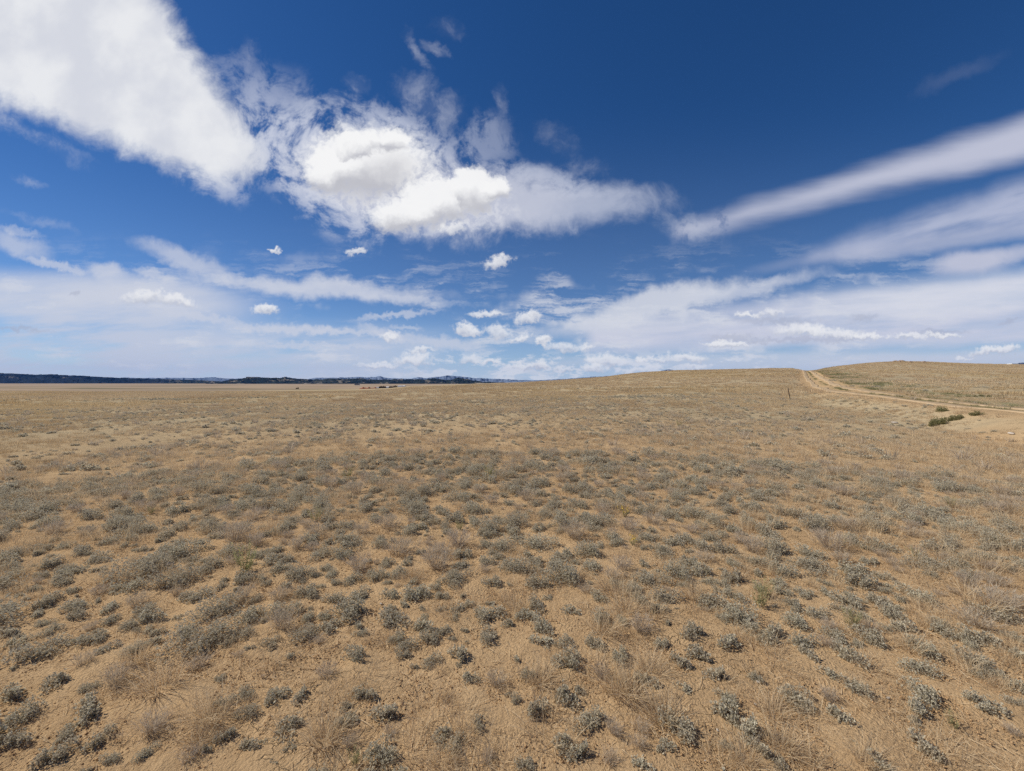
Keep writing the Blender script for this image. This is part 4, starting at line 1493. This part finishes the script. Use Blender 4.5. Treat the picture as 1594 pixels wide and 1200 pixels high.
def stuff(name, meshes, pts, rots, scales, idx, label, cat):
    """ONE object whose geometry nodes set small plants on their spots"""
    me = bpy.data.meshes.new(name)
    me.vertices.add(len(pts))
    me.vertices.foreach_set('co', np.asarray(pts, np.float32).ravel())
    for nm, tp, val in (('rot', 'FLOAT_VECTOR', rots), ('scl', 'FLOAT_VECTOR', scales), ('pick', 'INT', idx)):
        at = me.attributes.new(nm, tp, 'POINT')
        at.data.foreach_set('vector' if tp == 'FLOAT_VECTOR' else 'value', np.asarray(val, np.int32 if tp == 'INT' else np.float32).ravel())
    o = link(name, me)
    g = bpy.data.node_groups.new(name + '_nodes', 'GeometryNodeTree')
    g.interface.new_socket('Geometry', in_out='INPUT', socket_type='NodeSocketGeometry')
    g.interface.new_socket('Geometry', in_out='OUTPUT', socket_type='NodeSocketGeometry')
    gi, go = g.nodes.new('NodeGroupInput'), g.nodes.new('NodeGroupOutput')
    iop = g.nodes.new('GeometryNodeInstanceOnPoints')
    coll = GEO.get(name)
    if coll is None:
        coll = bpy.data.collections.new(name + '_kinds')
        for i, m_ in enumerate(meshes):
            oo = bpy.data.objects.new('%s_kind_%02d' % (name, i), m_)
            coll.objects.link(oo)
        GEO[name] = coll
    ci = g.nodes.new('GeometryNodeCollectionInfo')
    ci.inputs['Collection'].default_value = coll
    ci.inputs['Separate Children'].default_value = True
    ci.inputs['Reset Children'].default_value = True

    def named(nm, tp):
        n = g.nodes.new('GeometryNodeInputNamedAttribute')
        n.data_type = tp
        n.inputs['Name'].default_value = nm
        return n.outputs['Attribute']
    g.links.new(gi.outputs[0], iop.inputs['Points'])
    g.links.new(ci.outputs[0], iop.inputs['Instance'])
    iop.inputs['Pick Instance'].default_value = True
    g.links.new(named('pick', 'INT'), iop.inputs['Instance Index'])
    e2r = g.nodes.new('FunctionNodeEulerToRotation')
    g.links.new(named('rot', 'FLOAT_VECTOR'), e2r.inputs[0])
    g.links.new(e2r.outputs[0], iop.inputs['Rotation'])
    g.links.new(named('scl', 'FLOAT_VECTOR'), iop.inputs['Scale'])
    g.links.new(iop.outputs[0], go.inputs[0])
    md = o.modifiers.new('scatter', 'NODES')
    md.node_group = g
    return tag(o, label, cat, kind='stuff')


def spread(name, meshes, x, y, s, label, cat, tilt=0.12, zs=None, seed=1, sink=0.004):
    r_ = np.random.default_rng(seed)
    n = len(x)
    z = height(x, y) - sink * np.asarray(s)
    rot = np.c_[r_.normal(0, tilt, n), r_.normal(0, tilt, n), r_.uniform(0, math.tau, n)]
    sc = np.c_[s, s, s * (1 if zs is None else zs)]
    return stuff(name, meshes, np.c_[x, y, z], rot, sc, r_.integers(0, len(meshes), n), label, cat)


def sage_pick(w, r_):
    c = 0 if w < 0.155 else (1 if w < 0.26 else 2)
    return SAGE[c][0], SAGE[c][1][r_.integers(0, len(SAGE[c][1]))]


G_LABEL = {
    's': ('sage_cushion', 'low grey-green sage cushion growing on bare tan soil', 'shrub', 'grey-green sage cushions in the foreground'),
    't': ('dry_brush', 'airy lilac-grey tuft of dead twigs among the sage cushions', 'dry shrub', 'dry twiggy tufts among the sage'),
}
rest = {'s': [], 't': []}
shown = {'s': [], 't': []}
r9 = np.random.default_rng(9)
for it in items:
    if it[0] in rest:
        rest[it[0]].append(it)
for kd, lim in (('s', 292), ('t', 200)):
    L_ = sorted(rest[kd], key=lambda i: -vis_size(i))
    shown[kd] = [i for i in L_[:lim] if vis_size(i) > 0]
    print(kd, len(shown[kd]), len(L_))
    rest[kd] = [i for i in L_ if i not in shown[kd]] if False else L_[len(shown[kd]):]
for kd in ('s', 't'):
    nm, lb, ct, gr = G_LABEL[kd]
    for it in shown[kd]:
        _, px_, py_, w_ = it
        if kd == 's':
            w0, me = sage_pick(w_, r9)
        else:
            w0, me = 0.24, BRUSH[r9.integers(0, len(BRUSH))]
        k_ = w_ / w0 * 1.12
        zsc = k_ * r9.uniform(0.75, 1.2)
        k2 = k_ * r9.uniform(0.8, 1.25)
        o = link(nm, me, None, (px_, py_, hz(px_, py_) - 0.004), (0, 0, r9.uniform(0, math.tau)), (k_, k2, zsc))
        tag(o, lb, ct, gr)

# the big blond grass clumps of the foreground
BIG = [pm('grass_clump', tuft(370 + j, 0.07, 0.20, 170, 0.0013, 0.8, 1.2, 4, 0.15, 1.0), M_GRASS) for j in range(3)]
for px, py, wpx in ((1030, 1120, 60), (960, 1075, 60), (1010, 1050, 50), (1160, 1185, 50), (690, 1195, 50), (840, 1060, 46), (1200, 1110, 50), (1215, 1165, 60), (940, 985, 50), (1015, 960, 44),
                    (720, 1150, 44), (330, 1120, 60), (210, 1030, 44), (1420, 1010, 44), (1530, 950, 50), (1350, 1190, 50), (1080, 930, 40)):
    x_, y_, _ = spot(px, py)
    items.append(('g', x_, y_, wpx / FPX * y_))
for n_, it in enumerate(i for i in items if i[0] == 'g'):
    k_ = max(0.6, it[3] / 0.20)
    o = link('grass_clump', BIG[n_ % 3], None, (it[1], it[2], hz(it[1], it[2]) - 0.004), (0.05, -0.04, n_ * 1.9), (k_, k_, min(k_, 1.1)))
    tag(o, 'blond clump of long dry grass leaning over the sage cushions', 'grass clump', 'blond grass clumps in the foreground')

# green and flowering weeds: stems, leaves and blooms are parts
W_PARTS = []
for j in range(4):
    S, Lf, tips = weed(600 + j, 0.16)
    W_PARTS.append((pm('stems', S, M_GREEN), pm('leaves', Lf, M_GREEN), tips))
YB = None
weeds = [it for it in items if it[0] in 'wy']
weeds.sort(key=lambda i: -vis_size(i))
WL = {}


def where(px, py):
    h_ = 'left' if px < 530 else ('middle' if px < 1060 else 'right')
    return h_


for n_, it in enumerate(weeds):
    kd, x_, y_, w_ = it
    st, lf, tips = W_PARTS[n_ % 4]
    k_ = max(0.5, w_ / 0.15)
    loc = (x_, y_, hz(x_, y_) - 0.004)
    root = empty('flowering_weed' if kd == 'y' else 'green_weed', loc, n_ * 1.7)
    root.scale = (k_, k_, k_ * 0.95)
    link('stems', st, root)
    link('leaves', lf, root)
    if kd == 'y':
        if YB is None:
            r_ = np.random.default_rng(5)
            P = np.repeat(tips, 5, 0) + r_.normal(0, 0.012, (len(tips) * 5, 3))
            D = unit(r_.standard_normal(P.shape))
            S_ = unit(np.cross(D, r_.standard_normal(P.shape)))
            V = np.stack([P - D * 0.008, P + S_ * 0.008, P + D * 0.008, P - S_ * 0.008], 1).reshape(-1, 3)
            YB = mesh_np('blooms', V, (np.arange(len(P)) * 4)[:, None] + np.array([0, 1, 2, 3]), M_BLOOM)
        link('blooms', YB, root)
        big = w_ / y_ * FPX > 15
        tag(root, 'yellow-flowering weed, larger and brighter of the two, in the middle distance' if big else 'small pale yellow-flowering weed just nearer than the bright one', 'weed')
    else:
        tag(root, 'upright yellow-green weed with narrow leaves among grey sage', 'weed', 'yellow-green weeds among the sage')

# low green bushes below the road, and darker clumps along its bank
def bush_mesh(seed, w, h, n, leaf):
    V, F, t = cushion(seed, 0.5, h / w, n, leaf, 6, 7)
    return pm('bush', (V, F, t), M_JUNI)


BJ = [bush_mesh(700 + j, 1.0, 0.42, 700, 0.05) for j in range(3)]
for n_, (px, py, wpx, hpx, lb) in enumerate((
        (1454, 663.5, 20, 11, 'nearest green bush of the row below the dirt road'), (1466, 660, 26, 12, 'second bush from the near end of the green row below the road'),
        (1481, 655.5, 24, 10, 'third green bush in the row below the road, paler on top'), (1494, 652, 17, 8, 'last and farthest bush of the green row below the road'),
        (1464, 641, 18, 10, 'dark green bush at the road edge above the long green row'), (1522, 646.5, 22, 8, 'small flat green bush between the road and the right frame edge'))):
    x_, y_, z_ = spot(px, py)
    w_ = wpx / FPX * y_ / 1.05
    h_ = hpx / FPX * y_
    o = link('green_bush', BJ[n_ % 3], None, (x_, y_, z_ - 0.02), (0, 0, n_ * 1.1), (w_, w_ * 0.8, h_ / 0.50))
    tag(o, lb, 'bush')
BK = [(1316, 625, 14), (1326, 629, 12), (1338, 631, 13), (1350, 627, 12), (1352, 643, 14), (1364, 637, 18), (1372, 645, 13), (1380, 652, 11), (1396, 648, 12), (1303, 617, 9), (1388, 620, 7), (1440, 645, 12), (1430, 666, 16),
      (1446, 668, 14), (1508, 668, 14), (1530, 674, 16), (1548, 672, 18), (1576, 644, 7), (1221, 645, 9), (1507, 618, 9), (1517, 617.5, 9), (1528, 617, 10), (1540, 618.5, 12), (1552, 619, 9), (1566, 620, 11), (1580, 621, 10), (1412, 615, 6), (1420, 616, 5)]
for n_, (px, py, wpx) in enumerate(BK):
    x_, y_, z_ = spot(px, py)
    w_ = wpx / FPX * y_ / 1.2
    far_side = road_dist([x_], [y_])[0] < 0
    m_ = BJ[n_ % 3] if far_side else SAGE[2][1][n_ % 5]
    k_ = w_ if m_ in BJ else w_ / 0.32
    o = link('bank_shrub', m_, None, (x_, y_, z_ - 0.02), (0, 0, n_ * 2.3), (k_, k_, k_ * 0.8))
    if far_side:
        tag(o, 'olive shrub in the green strip beyond the dirt road', 'shrub', 'olive shrubs beyond the road')
    else:
        tag(o, 'dark tufted shrub on the slope below the dirt road', 'shrub', 'dark shrubs below the road')

# ------------------------------------------------------------------ stuff: small plants nobody could count
rest_s = np.array([(i[1], i[2], i[3]) for i in rest['s']])
rest_t = np.array([(i[1], i[2], i[3]) for i in rest['t']])
spread('sage_scrub', SAGE[0][1] + SAGE[1][1], rest_s[:, 0], rest_s[:, 1], rest_s[:, 2] / 0.15, 'small sage cushions covering the near prairie', 'ground cover', 0.05, seed=31)
if len(rest_t):
    spread('dry_twig_scrub', BRUSH, rest_t[:, 0], rest_t[:, 1], rest_t[:, 2] / 0.24, 'small dry twiggy tufts scattered through the sage', 'ground cover', 0.05, seed=32)


def far_sage(x, y, r):
    return patchy(x, y, 2.2, 63, 0.25, 1.0) * patchy(x, y, 14, 64, 0.3, 1.1) * (1 - 0.45 * np.clip((x / y - 0.5) / 0.5, 0, 1)) * np.clip(1.2 - r / 60, 0.25, 1)


x, y = scatter(27000, 9.0, 36, 503, far_sage)
k_ = off_road(x, y)
x, y = x[k_], y[k_]
s_ = np.exp(np.random.default_rng(8).normal(math.log(0.72), 0.42, len(x))).clip(0.3, 1.8)
spread('sage_steppe', SAGE_FAR + BRUSH_FAR, x, y, s_, 'grey sage and brush thickening with distance across the prairie', 'ground cover', 0.05, seed=33)
x, y = scatter(17000, 34, 170, 504, lambda x, y, r: patchy(x, y * 1.6, 16, 65, -0.5, 0.9) * patchy(x, y * 2, 60, 66, 0.0, 1.1))
k_ = off_road(x, y)
x, y = x[k_], y[k_]
s_ = np.exp(np.random.default_rng(18).normal(math.log(1.15), 0.4, len(x))).clip(0.5, 2.8)
spread('distant_sage', SAGE_FAR, x, y, s_, 'scattered dark sage clumps far out on the grassy slopes', 'ground cover', 0.05, seed=34)


def grass_near(x, y, r):
    c = patchy(x, y, 1.1, 71, 0.0, 1.0) * patchy(x, y, 5, 72, 0.3, 1.1)
    right = np.clip((x / np.maximum(y, 0.1) - 0.2) / 0.8, 0, 1)
    return np.clip(c * (0.5 + 0.9 * right) + 0.35 * np.clip((r - 5) / 5, 0, 1), 0, 1)


x, y = scatter(12500, 1.2, 13, 505, grass_near)
x2, y2 = scatter(1300, 1.1, 5.5, 515, lambda x, y, r: patchy(x, y, 0.8, 78, -0.55, 1.0))
r_ = np.random.default_rng(44)
sel = r_.integers(0, len(items), 750)                    # grass likes to grow out of the cushions
x3 = np.array([items[i][1] for i in sel]) + r_.normal(0, 0.06, 750)
y3 = np.array([items[i][2] for i in sel]) + r_.normal(0, 0.06, 750)
x, y = np.r_[x, x2, x3], np.r_[y, y2, y3]
s_ = np.random.default_rng(3).uniform(0.4, 1.1, len(x)) * np.clip(np.hypot(x, y) / 5, 0.75, 1.1)
spread('dry_grass', GRASS_N + GRASS_S * 2, x, y, s_, 'thin straw-coloured grass tufts between the sage cushions', 'grass', 0.12, seed=35)
x, y = scatter(70000, 9, 46, 506, lambda x, y, r: patchy(x, y, 3, 73, 0.1, 1.0) * patchy(x, y, 16, 74, 0.4, 1.1) * np.clip((r - 6) / 16 + 0.35 * (x / y > 0.35), 0.30, 1))
k_ = off_road(x, y)
x, y = x[k_], y[k_]
s_ = np.random.default_rng(4).uniform(0.35, 0.9, len(x))
spread('prairie_grass', GRASS_F, x, y, s_, 'beige dry grass carpeting the middle distance', 'grass', 0.1, seed=36)
x, y = scatter(42000, 42, 290, 507, lambda x, y, r: patchy(x, y * 1.6, 24, 75, 0.45, 1.0))
k_ = off_road(x, y)
x, y = x[k_], y[k_]
s_ = np.random.default_rng(5).uniform(0.6, 1.4, len(x))
spread('distant_grass', GRASS_X, x, y, s_, 'beige grass covering the far slopes up to the crest', 'grass', 0.05, seed=37)
x, y = scatter(10000, 1.1, 8.0, 508, lambda x, y, r: patchy(x, y, 1.3, 76, 0.2, 1.0))
spread('straw_litter', LITTER, x, y, np.random.default_rng(6).uniform(0.6, 1.5, len(x)), 'broken straw and dead stems lying on the bare soil', 'litter', 0.0, seed=38, sink=0)
x, y = scatter(16000, 1.1, 8.5, 509, lambda x, y, r: patchy(x, y, 0.9, 77, 0.15, 1.0) * np.clip(1.5 - r / 7, 0.15, 1))
spread('soil_crumbs', CLODS, x, y, np.random.default_rng(7).uniform(0.45, 0.95, len(x)), 'loose crumbs of tan soil between the plants', 'soil crumbs', 0.0, seed=39, sink=0)

# dark brush that follows shallow swales across the slope, and greener grass beside the road
xs_, ys_, ss_ = [], [], []
r_ = np.random.default_rng(71)
for px0, px1, py, dens, slope in ((-20, 130, 618.8, 60, -0.002), (150, 345, 621.6, 230, 0.0), (225, 400, 626, 110, 0.003), (330, 520, 619.3, 120, -0.004), (-40, 200, 631, 70, 0.004),
                                  (640, 900, 625, 130, -0.004), (800, 980, 631, 90, 0.0), (900, 1100, 618.5, 220, -0.006), (1000, 1280, 614.5, 200, -0.004), (430, 640, 633, 70, 0.0), (560, 760, 637, 60, 0.0),
                                  (330, 640, 612.5, 80, -0.010), (870, 1230, 605, 120, -0.008), (1300, 1600, 592, 120, 0.006), (1280, 1560, 601, 90, 0.008)):
    n = dens
    px = np.clip(r_.normal((px0 + px1) / 2, (px1 - px0) * 0.27, n), px0, px1)
    for q in px:
        X_, Y_, _z = spot(q, py + slope * (q - px0) + r_.normal(0, 0.5))
        xs_.append(X_ + r_.normal(0, 0.5)); ys_.append(Y_ + r_.normal(0, 0.9)); ss_.append(r_.uniform(0.6, 1.9) * min(2.2, Y_ / 45))
spread('swale_brush', SAGE_FAR, np.array(xs_), np.array(ys_), np.array(ss_), 'dark brush lining the shallow swales across the slope', 'ground cover', 0.05, seed=41)
M_VERGE = leaf_mat('verge_grass', ((0.12, 0.13, 0.06), (0.30, 0.29, 0.14), (0.44, 0.40, 0.21), (0.36, 0.30, 0.17)))
GRASS_G = [pm('verge_clump', tuft(350 + j, 0.20, 0.16, 80, 0.0045, 0.6, 0.6, 2), M_VERGE) for j in range(4)]
r_ = np.random.default_rng(72)
i_ = r_.integers(0, len(ROAD) - 1, 9000)
tn = ROAD[i_ + 1] - ROAD[i_]
tn /= np.hypot(*tn.T)[:, None]
off = np.where(r_.uniform(0, 1, 9000) < 0.08, r_.uniform(-0.3, 0.3, 9000), 2.3 + np.abs(r_.normal(0, 2.6, 9000)))
A_ = ROAD[i_] + np.c_[-tn[:, 1], tn[:, 0]] * off[:, None]
B_ = ROAD[i_] - np.c_[-tn[:, 1], tn[:, 0]] * off[:, None]
P_ = np.where((road_dist(A_[:, 0], A_[:, 1]) < 0)[:, None], A_, B_)
k_ = (P_[:, 1] > 12) & (r_.uniform(0, 1, 9000) < patchy(P_[:, 0], P_[:, 1], 10, 79, -0.2, 1.1))
i2 = r_.integers(0, len(ROAD) - 1, 9000)                 # dry grass that covers the bank below the road
t2 = ROAD[i2 + 1] - ROAD[i2]
t2 /= np.hypot(*t2.T)[:, None]
o2 = r_.uniform(2.0, 9.5, 9000)
A2 = ROAD[i2] + np.c_[-t2[:, 1], t2[:, 0]] * o2[:, None]
B2 = ROAD[i2] - np.c_[-t2[:, 1], t2[:, 0]] * o2[:, None]
Q_ = np.where((road_dist(A2[:, 0], A2[:, 1]) > 0)[:, None], A2, B2)
k2 = (Q_[:, 1] > 11) & (np.hypot(Q_[:, 0], Q_[:, 1]) < 70) & (r_.uniform(0, 1, 9000) < patchy(Q_[:, 0], Q_[:, 1], 5, 80, 0.35, 1.1) * np.clip(1.0 - (Q_[:, 0] / Q_[:, 1] - 1.02) / 0.12 * (o2 < 4.5), 0.12, 1))
spread('bank_grass', GRASS_F, Q_[k2, 0], Q_[k2, 1], r_.uniform(0.35, 0.85, k2.sum()), 'dry grass on the bank below the dirt road', 'grass', 0.08, seed=43)
spread('verge_grass', GRASS_G, P_[k_, 0], P_[k_, 1], r_.uniform(0.5, 1.2, k_.sum()), 'greener grass along the upper side of the dirt road', 'grass', 0.08, seed=42)

# ------------------------------------------------------------------ stones
STM = []
for j in range(4):
    m_ = stone_mesh(800 + j)
    m_.materials.append(M_STONE)
    STM.append(m_)
for n_, (px, py, wpx, lb) in enumerate((
        (264, 880.5, 15, 'long pale stone lying between sage cushions on the left'), (1574, 676, 11, 'pale flat stone near the right edge below the road'),
        (1392, 659, 9, 'small pale stone on the grassy slope left of the green bushes'), (503, 623.5, 5, 'tiny white stone far out on the slope left of centre'),
        (1176, 1098.5, 6, 'white pebble on the bare soil near the right of the foreground'), (1098, 1184.5, 4.5, 'tiny white pebble at the bottom edge right of centre'),
        (1117, 1137.5, 6, 'white pebble between two grey-green cushions at the bottom'), (508, 1074.5, 6, 'pale pebble beside dry grass left of the bottom centre'),
        (1261, 1005.5, 4, 'small white pebble on open soil upper right of the foreground'), (593, 941, 6, 'pale chip of stone on the soil left of centre'), (1383, 1088, 7, 'pinkish stone below the twin cushions at lower right'),
        (1180, 1064, 7, 'small buff pebble just above the big cushions right of centre'))):
    x_, y_, z_ = spot(px, py)
    w_ = wpx / FPX * y_
    o = link('stone', STM[n_ % 4], None, (x_, y_, z_ + w_ * 0.12), (0, 0, n_ * 1.3), (w_, w_ * 0.6, w_ * 0.7))
    tag(o, lb, 'stone')
RKM = []
for j in range(4):
    m_ = stone_mesh(820 + j, 0.6, 3, 0.8)
    m_.materials.append(M_ROCK)
    RKM.append(m_)
r_ = np.random.default_rng(12)
for n_ in range(22):
    px = r_.choice([r_.normal(1400, 9), r_.uniform(1385, 1455)])
    Rk = float(np.interp(px, RPX, RPV)) * r_.uniform(0.90, 0.99) if n_ > 6 else float(np.interp(px, RPX, RPV)) * 0.99
    if n_ <= 6:
        px = 1391 + 2.9 * n_
    a = math.atan((px - CX) / FPX)
    x_, y_ = Rk * math.sin(a), Rk * math.cos(a)
    s_ = r_.uniform(0.7, 1.5) * (1.2 if n_ <= 6 else 0.8)
    o = link('rock', RKM[n_ % 4], None, (x_, y_, hz(x_, y_) + 0.1 * s_), (0, 0, n_ * 1.3), (s_ * 1.3, s_, s_ * 0.8))
    tag(o, 'brown outcrop boulder crowning the right-hand hill against the sky' if n_ <= 6 else 'reddish-brown boulder scattered on the brow of the right-hand hill', 'rock', 'boulders on the hill crest' if n_ <= 6 else 'boulders below the hill crest')

# ------------------------------------------------------------------ the lone fence post
def post():
    x_, y_, z_ = spot(1229.6, 621.5)
    h = 17.5 / FPX * y_
    b = MB()
    rings = 9
    seg = 10
    r_ = np.random.default_rng(2)
    v, f = [], []
    for i in range(rings):
        t = i / (rings - 1)
        for j in range(seg):
            a = j / seg * math.tau
            q = 0.030 * (1.08 - 0.16 * t) * (1 + 0.10 * math.sin(3 * a + 1) + 0.05 * r_.standard_normal())
            v.append((math.cos(a) * q + 0.012 * math.sin(t * 4), math.sin(a) * q, -0.25 + t * (h + 0.25) + (0.02 * math.cos(a) if i == rings - 1 else 0)))
    for i in range(rings - 1):
        for j in range(seg):
            f.append((i * seg + j, i * seg + (j + 1) % seg, (i + 1) * seg + (j + 1) % seg, (i + 1) * seg + j))
    f.append(tuple((rings - 1) * seg + j for j in range(seg)))
    b.add(v, f)
    root = empty('fence_post', (x_, y_, z_))
    root.rotation_euler = (0.02, -math.atan2(3.0, 17.0), 0)
    b.obj('shaft', plain_mat('weathered_wood', (0.17, 0.125, 0.09), (0.10, 0.07, 0.05), 14, 0.9, 0.1, 0.7), root)
    w_ = MB()
    for zz in (h * 0.55, h * 0.85):
        pts = [Vector((math.cos(t) * 0.052, math.sin(t) * 0.052, zz + 0.01 * t / 6)) for t in np.linspace(0, math.tau * 1.3, 16)]
        for a_, c_ in zip(pts[:-1], pts[1:]):
            w_.tube(a_, c_, 0.003, 0.003, 5, False)
        w_.tube(pts[-1], pts[-1] + Vector((0.05, 0.03, -0.08)), 0.003, 0.002, 5)
    w_.obj('wire_wrap', plain_mat('rusty_wire', (0.16, 0.08, 0.05), rough=0.6), root)
    tag(root, 'lone leaning weathered fence post on the slope left of the road', 'fence post')


post()

# ------------------------------------------------------------------ air: even haze in one closed box
def haze():
    m_ = bpy.data.materials.new('haze_air')
    m_.use_nodes = True
    nt = m_.node_tree
    nt.nodes.clear()
    v = nt.nodes.new('ShaderNodeVolumePrincipled')
    v.inputs['Color'].default_value = (0.14, 0.38, 1.0, 1)
    v.inputs['Density'].default_value = HAZE
    v.inputs['Anisotropy'].default_value = 0.0
    o = nt.nodes.new('ShaderNodeOutputMaterial')
    nt.links.new(v.outputs[0], o.inputs['Volume'])
    b = MB().box(-16200, 16200, -16200, 16200, PLAIN - 1.0 - 4, 575)
    ob = b.obj('haze', m_)
    tag(ob, 'thin blue air that softens the distant hills', 'haze', kind='stuff')


HAZE = 1.6e-5
if HAZE:
    haze()
